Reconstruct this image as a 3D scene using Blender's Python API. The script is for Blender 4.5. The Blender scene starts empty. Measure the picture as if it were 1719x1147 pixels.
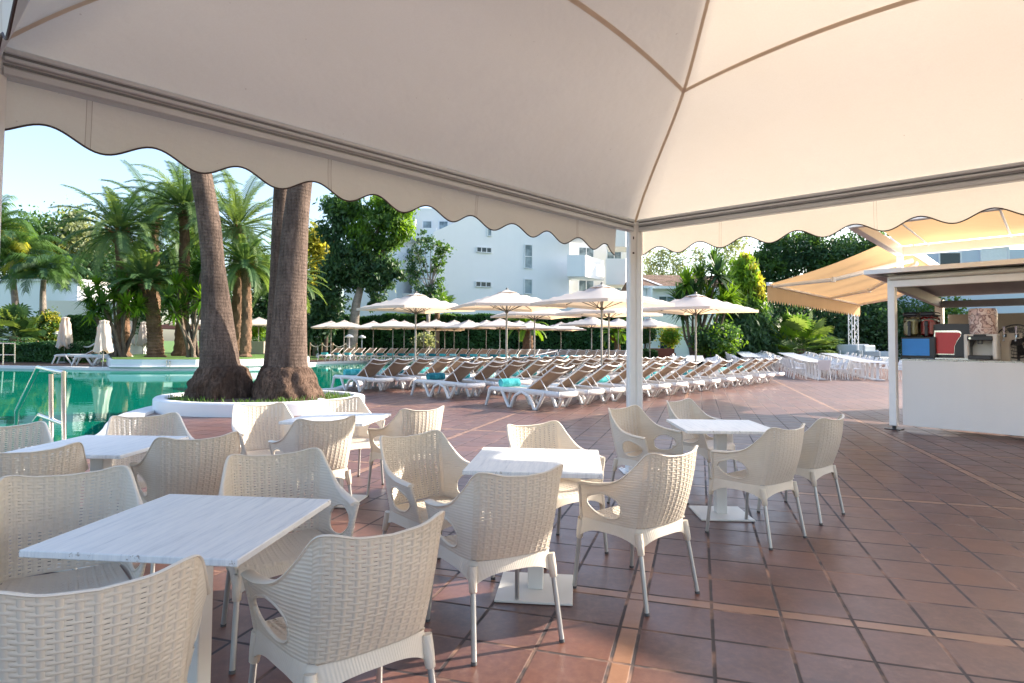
import bpy, bmesh, math, random
from mathutils import Vector, Matrix
from mathutils import noise as mnoise
from mathutils.geometry import tessellate_polygon
R = math.radians
S = bpy.context.scene
COL = S.collection
random.seed(7)

# ---------------------------------------------------------------- camera
F, CXP, CYP, CAMH = 1040.0, 859.5, 536.0, 1.43        # focal length and principal point in photo pixels
PITCH, ROLL = R(2.2), R(0.45)
cam_d = bpy.data.cameras.new("camera"); cam = bpy.data.objects.new("camera", cam_d); COL.objects.link(cam)
cam_d.sensor_width = 36.0; cam_d.lens = F / 1719.0 * 36.0
cam_d.shift_y = -(573.5 - CYP) / 1719.0
cam_d.clip_start = 0.05; cam_d.clip_end = 3000
CAMM = Matrix.Translation((0, 0, CAMH)) @ Matrix.Rotation(R(90) + PITCH, 4, 'X') @ Matrix.Rotation(ROLL, 4, 'Z')
cam.matrix_world = CAMM
S.camera = cam
def ray(px, py):
    return CAMM.to_3x3() @ Vector(((px - CXP) / F, -(py - CYP) / F, -1.0))
def gp(px, py, z=0.0):
    d = ray(px, py); t = (z - CAMH) / d.z
    return Vector((d.x * t, d.y * t, z))
def at(px, py, Y):
    d = ray(px, py); t = Y / d.y
    return Vector((d.x * t, Y, CAMH + d.z * t))

# ---------------------------------------------------------------- light
SUN_EL, SUN_AZ = R(25), R(67)                        # azimuth from +Y towards +X
sdir = Vector((math.sin(SUN_AZ) * math.cos(SUN_EL), math.cos(SUN_AZ) * math.cos(SUN_EL), math.sin(SUN_EL)))
w = bpy.data.worlds.new("World"); S.world = w; w.use_nodes = True
wn = w.node_tree; bg = wn.nodes['Background']
sky = wn.nodes.new('ShaderNodeTexSky'); sky.sky_type = 'NISHITA'; sky.sun_disc = False
sky.sun_elevation = SUN_EL; sky.sun_rotation = SUN_AZ
sky.air_density = 1.0; sky.dust_density = 2.0; sky.ozone_density = 1.5
hs = wn.nodes.new('ShaderNodeHueSaturation'); hs.inputs['Saturation'].default_value = 0.95
wn.links.new(sky.outputs[0], hs.inputs['Color']); wn.links.new(hs.outputs[0], bg.inputs[0]); bg.inputs[1].default_value = 0.13
sl = bpy.data.lights.new("sun", 'SUN'); sl.energy = 4.1; sl.angle = R(0.6); sl.color = (1.0, 0.88, 0.73)
so = bpy.data.objects.new("sun", sl); COL.objects.link(so)
so.rotation_euler = (-sdir).to_track_quat('-Z', 'Y').to_euler()
so.location = (30, 12, 25)
S.view_settings.view_transform = 'Standard'; S.view_settings.look = 'None'
S.view_settings.gamma = 1; S.view_settings.exposure = 1.74
S.render.engine = 'CYCLES'
S.cycles.max_bounces = 7; S.cycles.diffuse_bounces = 4; S.cycles.transparent_max_bounces = 12
S.cycles.use_denoising = True
S.cycles.caustics_reflective = False; S.cycles.caustics_refractive = False

# ---------------------------------------------------------------- materials
class E:
    """socket wrapper so that node maths reads like arithmetic"""
    def __init__(s, nt, k): s.nt = nt; s.k = k
    def op(s, o, b=None, c=None):
        n = s.nt.nodes.new('ShaderNodeMath'); n.operation = o
        for i, v in enumerate((s, b, c)):
            if v is None: continue
            if isinstance(v, E): s.nt.links.new(v.k, n.inputs[i])
            else: n.inputs[i].default_value = v
        return E(s.nt, n.outputs[0])
    def __add__(s, b): return s.op('ADD', b)
    def __sub__(s, b): return s.op('SUBTRACT', b)
    def __mul__(s, b): return s.op('MULTIPLY', b)
    def __truediv__(s, b): return s.op('DIVIDE', b)
    def frac(s): return s.op('FRACT')
    def floor(s): return s.op('FLOOR')
    def lt(s, b): return s.op('LESS_THAN', b)
    def gt(s, b): return s.op('GREATER_THAN', b)
    def mn(s, b): return s.op('MINIMUM', b)
    def mx(s, b): return s.op('MAXIMUM', b)
    def sin(s): return s.op('SINE')
    def ab(s): return s.op('ABSOLUTE')
    def wrap(s, a, b): return s.op('WRAP', b, a)
def coords(nt, kind='Object'):
    t = nt.nodes.new('ShaderNodeTexCoord'); return E(nt, t.outputs[kind])
def sep(e):
    n = e.nt.nodes.new('ShaderNodeSeparateXYZ'); e.nt.links.new(e.k, n.inputs[0])
    return [E(e.nt, n.outputs[i]) for i in range(3)]
def comb(x, y, z):
    nt = x.nt; n = nt.nodes.new('ShaderNodeCombineXYZ')
    for i, v in enumerate((x, y, z)):
        if isinstance(v, E): nt.links.new(v.k, n.inputs[i])
        else: n.inputs[i].default_value = v
    return E(nt, n.outputs[0])
def noise(co, scale, detail=3, rough=0.55, stretch=None):
    nt = co.nt
    if stretch:
        m = nt.nodes.new('ShaderNodeMapping'); m.inputs['Scale'].default_value = stretch
        nt.links.new(co.k, m.inputs[0]); co = E(nt, m.outputs[0])
    n = nt.nodes.new('ShaderNodeTexNoise'); n.inputs['Scale'].default_value = scale
    n.inputs['Detail'].default_value = detail; n.inputs['Roughness'].default_value = rough
    nt.links.new(co.k, n.inputs['Vector']); return E(nt, n.outputs[0])
def voronoi(co, scale, out='Distance'):
    n = co.nt.nodes.new('ShaderNodeTexVoronoi'); n.inputs['Scale'].default_value = scale
    co.nt.links.new(co.k, n.inputs['Vector']); return E(co.nt, n.outputs[out])
def white(e):
    n = e.nt.nodes.new('ShaderNodeTexWhiteNoise'); n.noise_dimensions = '3D'
    e.nt.links.new(e.k, n.inputs['Vector']); return E(e.nt, n.outputs['Value'])
def ramp(e, stops):
    n = e.nt.nodes.new('ShaderNodeValToRGB'); r = n.color_ramp
    while len(r.elements) > 1: r.elements.remove(r.elements[0])
    for i, (p, c) in enumerate(stops):
        el = r.elements[0] if i == 0 else r.elements.new(p)
        el.position = p; el.color = (c[0], c[1], c[2], 1) if hasattr(c, '__len__') else (c, c, c, 1)
    e.nt.links.new(e.k, n.inputs[0]); return E(e.nt, n.outputs[0])
def mixc(f, a, b, mode='MIX'):
    nt = f.nt if isinstance(f, E) else (a.nt if isinstance(a, E) else b.nt)
    n = nt.nodes.new('ShaderNodeMix'); n.data_type = 'RGBA'; n.blend_type = mode
    for i, v in ((0, f), (6, a), (7, b)):
        if isinstance(v, E): nt.links.new(v.k, n.inputs[i])
        elif i == 0: n.inputs[i].default_value = v
        else: n.inputs[i].default_value = (v[0], v[1], v[2], 1)
    return E(nt, n.outputs[2])
def new_mat(name):
    m = bpy.data.materials.new(name); m.use_nodes = True
    return m, m.node_tree, m.node_tree.nodes['Principled BSDF']
def put(e, sock): e.nt.links.new(e.k, sock)
def bump(e, bs, strength=0.3, dist=0.01):
    n = e.nt.nodes.new('ShaderNodeBump'); n.inputs['Strength'].default_value = strength
    n.inputs['Distance'].default_value = dist
    e.nt.links.new(e.k, n.inputs['Height']); e.nt.links.new(n.outputs[0], bs.inputs['Normal'])
def add_translucent(nt, bs, col, fac):
    t = nt.nodes.new('ShaderNodeBsdfTranslucent')
    if isinstance(col, E): nt.links.new(col.k, t.inputs[0])
    else: t.inputs[0].default_value = (*col, 1)
    mx = nt.nodes.new('ShaderNodeMixShader'); mx.inputs[0].default_value = fac
    nt.links.new(bs.outputs[0], mx.inputs[1]); nt.links.new(t.outputs[0], mx.inputs[2])
    nt.links.new(mx.outputs[0], nt.nodes['Material Output'].inputs[0])
def simple(name, col, rough=0.5, metal=0.0, var=0.12, scale=6.0, bmp=0.0, bscale=60.0, trans=0.0, spec=0.5, tcol=None):
    m, nt, bs = new_mat(name)
    co = coords(nt)
    n = noise(co, scale, 4)
    c = mixc(n, tuple(x * (1 - var) for x in col), tuple(min(1, x * (1 + var)) for x in col))
    put(c, bs.inputs['Base Color'])
    put(noise(co, scale * 3) * 0.2 + (rough - 0.1), bs.inputs['Roughness'])
    bs.inputs['Metallic'].default_value = metal; bs.inputs['Specular IOR Level'].default_value = spec
    if bmp: bump(noise(co, bscale, 3), bs, bmp, 0.004)
    if trans: add_translucent(nt, bs, tcol or c, trans)
    return m

# ---------------------------------------------------------------- mesh helpers
class MB:
    def __init__(s): s.v = []; s.f = []
    def quad(s, a, b, c, d):
        i = len(s.v); s.v += [tuple(a), tuple(b), tuple(c), tuple(d)]; s.f.append((i, i + 1, i + 2, i + 3))
    def tri(s, a, b, c):
        i = len(s.v); s.v += [tuple(a), tuple(b), tuple(c)]; s.f.append((i, i + 1, i + 2))
    def box(s, c, d, M=None, bev=0.0):
        x, y, z = d[0] / 2, d[1] / 2, d[2] / 2
        c = Vector(c)
        if bev <= 0:
            P = [Vector(p) for p in ((-x, -y, -z), (x, -y, -z), (x, y, -z), (-x, y, -z), (-x, -y, z), (x, -y, z), (x, y, z), (-x, y, z))]
            Fc = [(3, 2, 1, 0), (4, 5, 6, 7), (0, 1, 5, 4), (1, 2, 6, 5), (2, 3, 7, 6), (3, 0, 4, 7)]
        else:
            b = min(bev, x * .9, y * .9, z * .9); P = []; Fc = []
            idx = {}
            for sx in (-1, 1):
                for sy in (-1, 1):
                    for sz in (-1, 1):
                        for ax in range(3):
                            q = [sx * (x - b), sy * (y - b), sz * (z - b)]
                            q[ax] = (sx * x, sy * y, sz * z)[ax]
                            idx[sx, sy, sz, ax] = len(P); P.append(Vector(q))
            for ax in range(3):
                o = [k for k in range(3) if k != ax]
                for sg in (-1, 1):
                    k = []
                    for a, b2 in ((-1, -1), (1, -1), (1, 1), (-1, 1)):
                        t = [0, 0, 0]; t[ax] = sg; t[o[0]] = a; t[o[1]] = b2
                        k.append(idx[t[0], t[1], t[2], ax])
                    flip = (sg > 0) != (ax == 1)
                    Fc.append(tuple(k if flip else k[::-1]))
            for ax in range(3):          # edge chamfers along axis ax
                o = [k for k in range(3) if k != ax]
                for a in (-1, 1):
                    for b2 in (-1, 1):
                        t0 = [0, 0, 0]; t1 = [0, 0, 0]
                        t0[ax] = -1; t1[ax] = 1; t0[o[0]] = t1[o[0]] = a; t0[o[1]] = t1[o[1]] = b2
                        k = (idx[(*t0, o[0])], idx[(*t1, o[0])], idx[(*t1, o[1])], idx[(*t0, o[1])])
                        Fc.append(k)
            for sx in (-1, 1):
                for sy in (-1, 1):
                    for sz in (-1, 1):
                        Fc.append(tuple(idx[sx, sy, sz, a] for a in range(3)))
        i = len(s.v)
        for p in P:
            p = p + c
            if M: p = M @ p
            s.v.append(tuple(p))
        s.f += [tuple(i + k for k in f) for f in Fc]
    def rings(s, rings, closed=True, caps=True):
        i0 = len(s.v); n = len(rings[0])
        for r in rings: s.v += [tuple(p) for p in r]
        for k in range(len(rings) - 1):
            for j in range(n if closed else n - 1):
                a = i0 + k * n + j; b = i0 + k * n + (j + 1) % n
                s.f.append((a, b, b + n, a + n))
        if caps and closed:
            s.f.append(tuple(i0 + j for j in range(n))[::-1]); s.f.append(tuple(i0 + (len(rings) - 1) * n + j for j in range(n)))
    def tube(s, pts, r, n=8, caps=True, flat=1.0, up=None):
        pts = [Vector(p) for p in pts]
        rs = r if hasattr(r, '__len__') else [r] * len(pts)
        up = Vector(up) if up else Vector((0, 0, 1))
        out = []
        for i, p in enumerate(pts):
            d = (pts[min(i + 1, len(pts) - 1)] - pts[max(i - 1, 0)]).normalized()
            u = up if abs(d.dot(up)) < 0.97 else Vector((0.3, 1, 0.1))
            a = d.cross(u).normalized(); b = a.cross(d).normalized()
            out.append([p + (a * math.cos(t) + b * math.sin(t) * flat) * rs[i] for t in [2 * math.pi * k / n for k in range(n)]])
        s.rings(out, True, caps)
    def lathe(s, prof, c=(0, 0, 0), n=16, M=None, caps=True):
        c = Vector(c); out = []
        for r_, z in prof:
            rr = [Vector((r_ * math.cos(2 * math.pi * k / n), r_ * math.sin(2 * math.pi * k / n), z)) + c for k in range(n)]
            out.append([M @ p for p in rr] if M else rr)
        s.rings(out, True, caps)
    def prism(s, poly, h0, h1, M):
        """poly: 2-D outline, extruded between local z h0..h1 by matrix M"""
        n = len(poly); i = len(s.v)
        for h in (h0, h1):
            for p in poly: s.v.append(tuple(M @ Vector((p[0], p[1], h))))
        tris = tessellate_polygon([[Vector((p[0], p[1], 0)) for p in poly]])
        for t in tris:
            s.f.append(tuple(i + k for k in t)); s.f.append(tuple(i + n + k for k in t[::-1]))
        for k in range(n): s.f.append((i + k, i + (k + 1) % n, i + n + (k + 1) % n, i + n + k))
    def mesh(s, name, smooth=None, weld=False):
        me = bpy.data.meshes.new(name); me.from_pydata(s.v, [], s.f); me.validate()
        bm = bmesh.new(); bm.from_mesh(me)
        if weld: bmesh.ops.remove_doubles(bm, verts=bm.verts, dist=0.0004)
        bmesh.ops.recalc_face_normals(bm, faces=bm.faces)
        bm.to_mesh(me); bm.free()
        if smooth is not None:
            me.polygons.foreach_set('use_smooth', [True] * len(me.polygons))
            if smooth < 179:
                try: me.set_sharp_from_angle(angle=R(smooth))
                except Exception: pass
        return me
    def build(s, name, m, parent=None, smooth=None, weld=False):
        me = s.mesh(name, smooth, weld); me.materials.append(m)
        return link(name, me, parent)
def link(name, me, parent=None):
    o = bpy.data.objects.new(name, me); COL.objects.link(o)
    if parent is not None:
        o.parent = parent
        if parent.name in WORLDB: o.matrix_parent_inverse = Matrix.Translation(-Vector(WORLDB[parent.name]))
    return o
WORLDB = {}                       # things whose parts are modelled in world coordinates
def thing(name, label, cat, loc=(0, 0, 0), rz=0.0, group=None, wb=False):
    o = bpy.data.objects.new(name, None); COL.objects.link(o); o.empty_display_size = 0.2
    o.location = loc; o.rotation_euler = (0, 0, rz)
    if wb: WORLDB[o.name] = tuple(loc)
    return tag(o, label, cat, group)
def tag(o, label, cat, group=None):
    if not 4 <= len(label.split()) <= 16 and label != 'x': print('LABEL', len(label.split()), label)
    o['label'] = label; o['category'] = cat
    if group: o['group'] = group
    return o
def setting(o, kind='structure', label=None, cat=None):
    o['kind'] = kind
    if label: o['label'] = label
    if cat: o['category'] = cat
    return o
def copy_tree(o, parent=None):
    c = o.copy(); COL.objects.link(c); c.parent = parent
    for ch in list(o.children): copy_tree(ch, c)
    return c
def place(proto, first, loc, rz, label, scale=1.0):
    o = proto if first else copy_tree(proto)
    o.location = loc; o.rotation_euler = (0, 0, rz); o['label'] = label
    if not 4 <= len(label.split()) <= 16: print('LABEL', len(label.split()), label)
    if scale != 1.0: o.scale = (scale,) * 3
    return o
ORD = ['first', 'second', 'third', 'fourth', 'fifth', 'sixth', 'seventh', 'eighth', 'ninth', 'tenth', 'eleventh', 'twelfth',
       'thirteenth', 'fourteenth', 'fifteenth', 'sixteenth', 'seventeenth', 'eighteenth', 'nineteenth', 'twentieth',
       'twenty-first', 'twenty-second', 'twenty-third', 'twenty-fourth', 'twenty-fifth', 'twenty-sixth', 'twenty-seventh', 'twenty-eighth']
def lerp(a, b, t): return a + (b - a) * t
def interp(xs, ys, x):
    if x <= xs[0]: return ys[0]
    for i in range(len(xs) - 1):
        if x <= xs[i + 1]:
            t = (x - xs[i]) / (xs[i + 1] - xs[i]); t = t
            return lerp(ys[i], ys[i + 1], t)
    return ys[-1]
def catmull(xs, ys, x):
    n = len(xs)
    if x <= xs[0]: return ys[0]
    if x >= xs[-1]: return ys[-1]
    i = 0
    while x > xs[i + 1]: i += 1
    h = xs[i + 1] - xs[i]; t = (x - xs[i]) / h
    def m(k):
        a, b = max(k - 1, 0), min(k + 1, n - 1)
        return (ys[b] - ys[a]) / (xs[b] - xs[a])
    m0, m1 = m(i) * h, m(i + 1) * h
    return (2*t**3 - 3*t**2 + 1) * ys[i] + (t**3 - 2*t**2 + t) * m0 + (-2*t**3 + 3*t**2) * ys[i + 1] + (t**3 - t**2) * m1
# ================================================================ ground, terrace, pool
def m_tiles():
    m, nt, bs = new_mat("terracotta_tiles")
    x, y, z = sep(coords(nt))
    a = x * 0.289 + y * 0.957; b = x * 0.957 - y * 0.289
    # light strip every eight / nine tiles
    a1 = (a - 3.575).wrap(0.0, 2.98); b1 = (b + 0.388).wrap(0.0, 3.24)
    sa = a1.lt(0.097); sb = b1.lt(0.099)
    ta = ((a1 - 0.097) / 0.3604); tb = ((b1 - 0.099) / 0.349)
    ka = (a / 2.98).floor() * 9 + ta.floor(); kb = (b / 3.24).floor() * 11 + tb.floor()
    fa = ta.frac(); fb = tb.frac()
    ga = (fa.mn(fa * -1 + 1)) * 0.36; gb = (fb.mn(fb * -1 + 1)) * 0.349
    jsa = a1.ab().mn((a1 - 0.097).ab()); jsb = b1.ab().mn((b1 - 0.099).ab())
    da = sa * jsa + (sa * -1 + 1) * ga; db = sb * jsb + (sb * -1 + 1) * gb
    d = da.mn(db)
    wob = noise(coords(nt), 9, 3) * 0.004
    joint = ramp(d - wob, [(0.0, 1), (0.0045, 1), (0.0085, 0)])
    strip = sa.mx(sb)
    cell = comb(ka + sa * 0.5, kb + sb * 0.5, 0.0)
    rnd = white(cell)
    big = noise(coords(nt), 0.5, 3); fine = noise(coords(nt), 28, 5, 0.7); blot = noise(coords(nt), 4.5, 5, 0.65)
    base = ramp(rnd, [(0, (0.080, 0.037, 0.034)), (0.25, (0.130, 0.053, 0.040)), (0.5, (0.100, 0.046, 0.041)), (0.75, (0.172, 0.069, 0.046)), (1, (0.120, 0.056, 0.048))])
    base = mixc(ramp(blot, [(0.3, 0), (0.75, 0.55)]), base, (0.085, 0.048, 0.047))
    base = mixc(ramp(fine, [(0.42, 0), (0.72, 0.5)]), base, (0.23, 0.125, 0.092))
    st = mixc(fine, (0.31, 0.155, 0.085), (0.44, 0.25, 0.145))
    st = mixc(ramp(blot, [(0.4, 0), (0.7, 0.4)]), st, (0.33, 0.17, 0.12))
    c = mixc(strip * 0.62, base, st)
    stain = ramp(noise(coords(nt), 0.9, 7, 0.72), [(0.56, 0), (0.70, 0.45)])
    c = mixc(stain, c, (0.060, 0.036, 0.034))
    scuff = ramp(noise(coords(nt), 1.7, 8, 0.75), [(0.58, 0), (0.74, 0.40)])
    c = mixc(scuff, c, (0.36, 0.24, 0.20))
    jc = mixc(ramp(noise(coords(nt), 3.2, 3), [(0.50, 0), (0.66, 1)]), (0.030, 0.021, 0.026), (0.30, 0.17, 0.12))
    c = mixc(joint, c, jc)
    put(c, bs.inputs['Base Color'])
    put((blot * 0.30 + 0.17) + joint * 0.35 + fine * 0.12, bs.inputs['Roughness'])
    bs.inputs['Specular IOR Level'].default_value = 0.7
    bump(fine * 0.12 + joint * -1.0 + rnd * 0.10 + blot * 0.2, bs, 0.5, 0.004)
    return m
def m_grass(name, ca, cb, sc=2.0):
    m, nt, bs = new_mat(name); co = coords(nt)
    n = noise(co, sc, 6, 0.7); f = noise(co, 60, 4, 0.7)
    c = mixc(ramp(n, [(0.35, 0), (0.65, 1)]), ca, cb); c = mixc(ramp(f, [(0.3, 0.0), (0.7, 0.5)]), c, tuple(x * 1.7 for x in cb))
    put(c, bs.inputs['Base Color']); bs.inputs['Roughness'].default_value = 0.8
    bump(f, bs, 0.8, 0.03); return m
def m_water():
    m, nt, bs = new_mat("pool_water"); co = coords(nt)
    n = noise(co, 0.25, 3)
    c = mixc(n, (0.0, 0.112, 0.076), (0.002, 0.180, 0.124))
    d = nt.nodes.new('ShaderNodeBsdfDiffuse'); nt.links.new(c.k, d.inputs[0])
    g = nt.nodes.new('ShaderNodeBsdfGlossy'); g.inputs['Roughness'].default_value = 0.015
    g.inputs[0].default_value = (0.80, 0.98, 0.95, 1)
    bn = nt.nodes.new('ShaderNodeBump'); bn.inputs['Strength'].default_value = 0.10; bn.inputs['Distance'].default_value = 0.02
    h = noise(co, 1.1, 3, 0.5, (1, 2.4, 1)) + noise(co, 4.0, 2) * 0.15
    nt.links.new(h.k, bn.inputs['Height']); nt.links.new(bn.outputs[0], g.inputs['Normal'])
    fr = nt.nodes.new('ShaderNodeFresnel'); fr.inputs[0].default_value = 1.33
    k = E(nt, fr.outputs[0]) * 0.75
    mx = nt.nodes.new('ShaderNodeMixShader'); nt.links.new(k.k, mx.inputs[0])
    nt.links.new(d.outputs[0], mx.inputs[1]); nt.links.new(g.outputs[0], mx.inputs[2])
    nt.links.new(mx.outputs[0], nt.nodes['Material Output'].inputs[0])
    return m
def m_wall(name, col, var=0.05, streak=0.1):
    m, nt, bs = new_mat(name); co = coords(nt)
    n = noise(co, 1.2, 5); s = noise(co, 2.0, 4, 0.6, (1, 1, 0.12))
    c = mixc(n, tuple(v * (1 - var) for v in col), col)
    c = mixc(ramp(s, [(0.5, 0), (0.8, streak)]), c, tuple(v * 0.6 for v in col))
    put(c, bs.inputs['Base Color']); bs.inputs['Roughness'].default_value = 0.75
    bump(noise(co, 40, 4), bs, 0.15, 0.01); return m
M_TILE = m_tiles(); M_GRASS = m_grass("lawn_grass", (0.045, 0.105, 0.02), (0.10, 0.19, 0.03)); M_WATER = m_water()
M_WHITEWALL = m_wall("white_render", (0.76, 0.77, 0.80)); M_COPING = m_wall("white_coping", (0.78, 0.77, 0.76))

pool_px = [(-420, 790), (30, 756), (140, 741), (168, 728), (180, 712), (205, 698), (262, 683), (330, 672), (450, 657),
           (540, 655), (575, 649), (640, 626), (700, 613), (745, 606), (640, 606), (545, 609), (512, 612),
           (480, 615), (400, 617), (330, 618), (200, 619), (80, 617), (-60, 615), (-500, 612)]
POOL = [gp(*p) for p in pool_px]
def smooth_loop(pts, k=4):
    n = len(pts); out = []
    for i in range(n):
        p0, p1, p2, p3 = pts[i - 1], pts[i], pts[(i + 1) % n], pts[(i + 2) % n]
        for j in range(k):
            t = j / k
            out.append(0.5 * ((2 * p1) + (p2 - p0) * t + (2 * p0 - 5 * p1 + 4 * p2 - p3) * t * t + (3 * p1 - p0 - 3 * p2 + p3) * t ** 3))
    return out
POOLS = smooth_loop(POOL, 3)
def sheet(name, outer, holes, z, m):
    loops = [[Vector((p[0], p[1], 0)) for p in outer]] + [[Vector((p[0], p[1], 0)) for p in h] for h in holes]
    flat = [p for l in loops for p in l]
    b = MB(); b.v = [(p.x, p.y, z) for p in flat]
    for t in tessellate_polygon(loops): b.f.append(tuple(t))
    me = b.mesh(name)
    for p in me.polygons:
        pass
    me.materials.append(m); o = link(name, me)
    bm = bmesh.new(); bm.from_mesh(me)
    for f in bm.faces:
        if f.normal.z < 0: f.normal_flip()
    bm.to_mesh(me); bm.free()
    return o
setting(sheet("ground", [(-900, -300), (900, -300), (900, 1500), (-900, 1500)], [POOLS], -0.012, M_GRASS))
terr = [(-40, -14), (26, -14), (40, 12), (36, 40), (12, 50), (-2, 53), (-12, 53), (-22, 40), (-42, 42)]
setting(sheet("terrace_paving", terr, [POOLS], 0.0, M_TILE))
b = MB(); b.v = [(p.x, p.y, -0.09) for p in POOLS]
for t in tessellate_polygon([POOLS]): b.f.append(tuple(t))
me = b.mesh("pool_water")
bm = bmesh.new(); bm.from_mesh(me)
for f in bm.faces:
    if f.normal.z < 0: f.normal_flip()
bm.to_mesh(me); bm.free()
me.materials.append(M_WATER); setting(link("pool_water", me))
# coping: a raised white kerb that follows the water's edge
cop = MB(); n = len(POOLS)
cen = sum(POOLS, Vector()) / n
rings = []
area = sum(POOLS[i].x * POOLS[(i + 1) % n].y - POOLS[(i + 1) % n].x * POOLS[i].y for i in range(n))
for i in range(n + 1):
    p = POOLS[i % n]; d = (POOLS[(i + 1) % n] - POOLS[i - 1]).normalized()
    nrm = Vector((d.y, -d.x, 0)) if area > 0 else Vector((-d.y, d.x, 0))
    q = p + nrm * 0.42
    rings.append([Vector((p.x, p.y, -0.12)), Vector((p.x, p.y, 0.035)), p + nrm * 0.03 + Vector((0, 0, 0.05)),
                  q + Vector((0, 0, 0.05)), q + nrm * 0.015 + Vector((0, 0, -0.05))])
cop.rings(rings, closed=False, caps=False)
setting(cop.build("pool_coping", M_COPING, smooth=35))
# ================================================================ marquee over the cafe tables
def m_canvas(seam=None):
    m, nt, bs = new_mat("cream_canvas"); co = coords(nt)
    f = noise(co, 90, 3, 0.6); st = noise(co, 1.6, 5, 0.6); sp = noise(co, 26, 2)
    c = mixc(st, (0.81, 0.79, 0.72), (0.87, 0.85, 0.785))
    c = mixc(ramp(f, [(0.3, 0), (0.75, 0.12)]), c, (0.62, 0.52, 0.42))
    dirt = ramp(noise(co, .8, 7, .7), [(.52, 0), (.72, .22)])
    c = mixc(dirt, c, (0.52, 0.45, 0.39))
    c = mixc(ramp(sp, [(0.76, 0), (0.80, 0.5)]), c, (0.40, 0.32, 0.26))
    if seam:                                          # panel joins of the valance every 1.4 m
        x, y, z = sep(co); t = ((x * seam[0] + y * seam[1]) / 1.41 + .3).frac()
        c = mixc((t.lt(.020) * (t - .010).ab().gt(.0075)), c, (0.42, 0.35, 0.28)); c = mixc(t.lt(.020) * .25, c, (0.55, 0.48, 0.40))
    put(c, bs.inputs['Base Color']); bs.inputs['Roughness'].default_value = 0.85; bs.inputs['Specular IOR Level'].default_value = 0.15
    wr = noise(co, 1.3, 4, .6, (1, 1, 2.5)); wr2 = noise(co, 7, 2, .5, (1, .35, 1))
    bump(noise(co, 3.0, 3) * .8 + wr * 1.5 + wr2 * .35 + f * 0.05, bs, 0.45, 0.03)
    add_translucent(nt, bs, mixc(st, (0.82, 0.73, 0.61), (0.87, 0.80, 0.71)), 0.175)
    return m
M_CANVAS = m_canvas()
M_SEAM = simple("canvas_seam_tape", (0.74, 0.63, 0.50), 0.85, trans=0.22)
M_PIPING = simple("brown_edge_piping", (0.055, 0.032, 0.03), 0.7)
M_ALU = simple("grey_aluminium_beam", (0.60, 0.63, 0.66), 0.42, metal=0.1, var=0.1, scale=3)
M_ALUDARK = simple("grey_aluminium_groove", (0.19, 0.20, 0.21), 0.45, metal=0.4)
M_POST = simple("white_painted_post", (0.80, 0.80, 0.80), 0.4, var=0.06, scale=4, bmp=0.05)
C0 = Vector((1.385, 7.0, 0)); DL = Vector((-.688, -.726, 0)).normalized(); DR = Vector((.726, -.688, 0)).normalized(); SIDE = 5.68
M_VAL = [m_canvas(DL), m_canvas(DR)]
pav = thing("marquee", "large cream canvas marquee with scalloped valance and grey aluminium frame over the cafe tables", "marquee", C0)
def PW(u, v, z): return DL * u + DR * v + Vector((0, 0, z))
cor = [(0, 0), (SIDE, 0), (SIDE, SIDE), (0, SIDE)]
ctr = (SIDE / 2, SIDE / 2)
PS = [0, .1, .218, .459, .604, .8, 1.0]; PZ = [2.80, 3.01, 3.20, 3.575, 4.0, 4.62, 5.2]
BZ = [0, .03, .08, .16, .12, .05, 0]
def roof(k, c, s):
    a, b2 = cor[k], cor[(k + 1) % 4]
    t = (c + 1) / 2
    e = (lerp(a[0], b2[0], t), lerp(a[1], b2[1], t))
    z = catmull(PS, PZ, s) + interp(PS, BZ, s) * (1 - c * c)
    return PW(lerp(e[0], ctr[0], s), lerp(e[1], ctr[1], s), z)
b = MB(); NC, NS = 24, 30
for k in range(4):
    b.rings([[roof(k, -1 + 2 * i / NC, j / NS * 0.995) for i in range(NC + 1)] for j in range(NS + 1)], closed=False, caps=False)
canopy = b.build("canopy", M_CANVAS, pav, smooth=60, weld=True)
b = MB()
for k in range(4):                                   # hip seams and one ring of seams
    prev = cor[k]
    pts = [roof(k, -1, j / 40) for j in range(0, 40)]
    w2 = DL.cross(Vector((0, 0, 1))) if k % 2 else DL
    side = (PW(*cor[k], 0) - PW(*ctr, 0)).cross(Vector((0, 0, 1))).normalized()
    for i in range(len(pts) - 1):
        q = [pts[i] - side * .014, pts[i] + side * .014, pts[i + 1] + side * .014, pts[i + 1] - side * .014]
        b.quad(*[p - Vector((0, 0, 0.012)) for p in q])
    for i in range(40):
        r = [roof(k, -1 + 2 * i / 40, .4535), roof(k, -1 + 2 * i / 40, .4635), roof(k, -1 + 2 * (i + 1) / 40, .4635), roof(k, -1 + 2 * (i + 1) / 40, .4535)]
        b.quad(*[p - Vector((0, 0, 0.008)) for p in r])
b.build("canopy_seam", M_SEAM, pav)
def frame_mat(k):
    a, b2 = PW(*cor[k], 0), PW(*cor[(k + 1) % 4], 0)
    d = (b2 - a).normalized(); inn = ((PW(*ctr, 0) - (a + b2) / 2)).normalized()
    return a, b2, d, inn, (b2 - a).length
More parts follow.
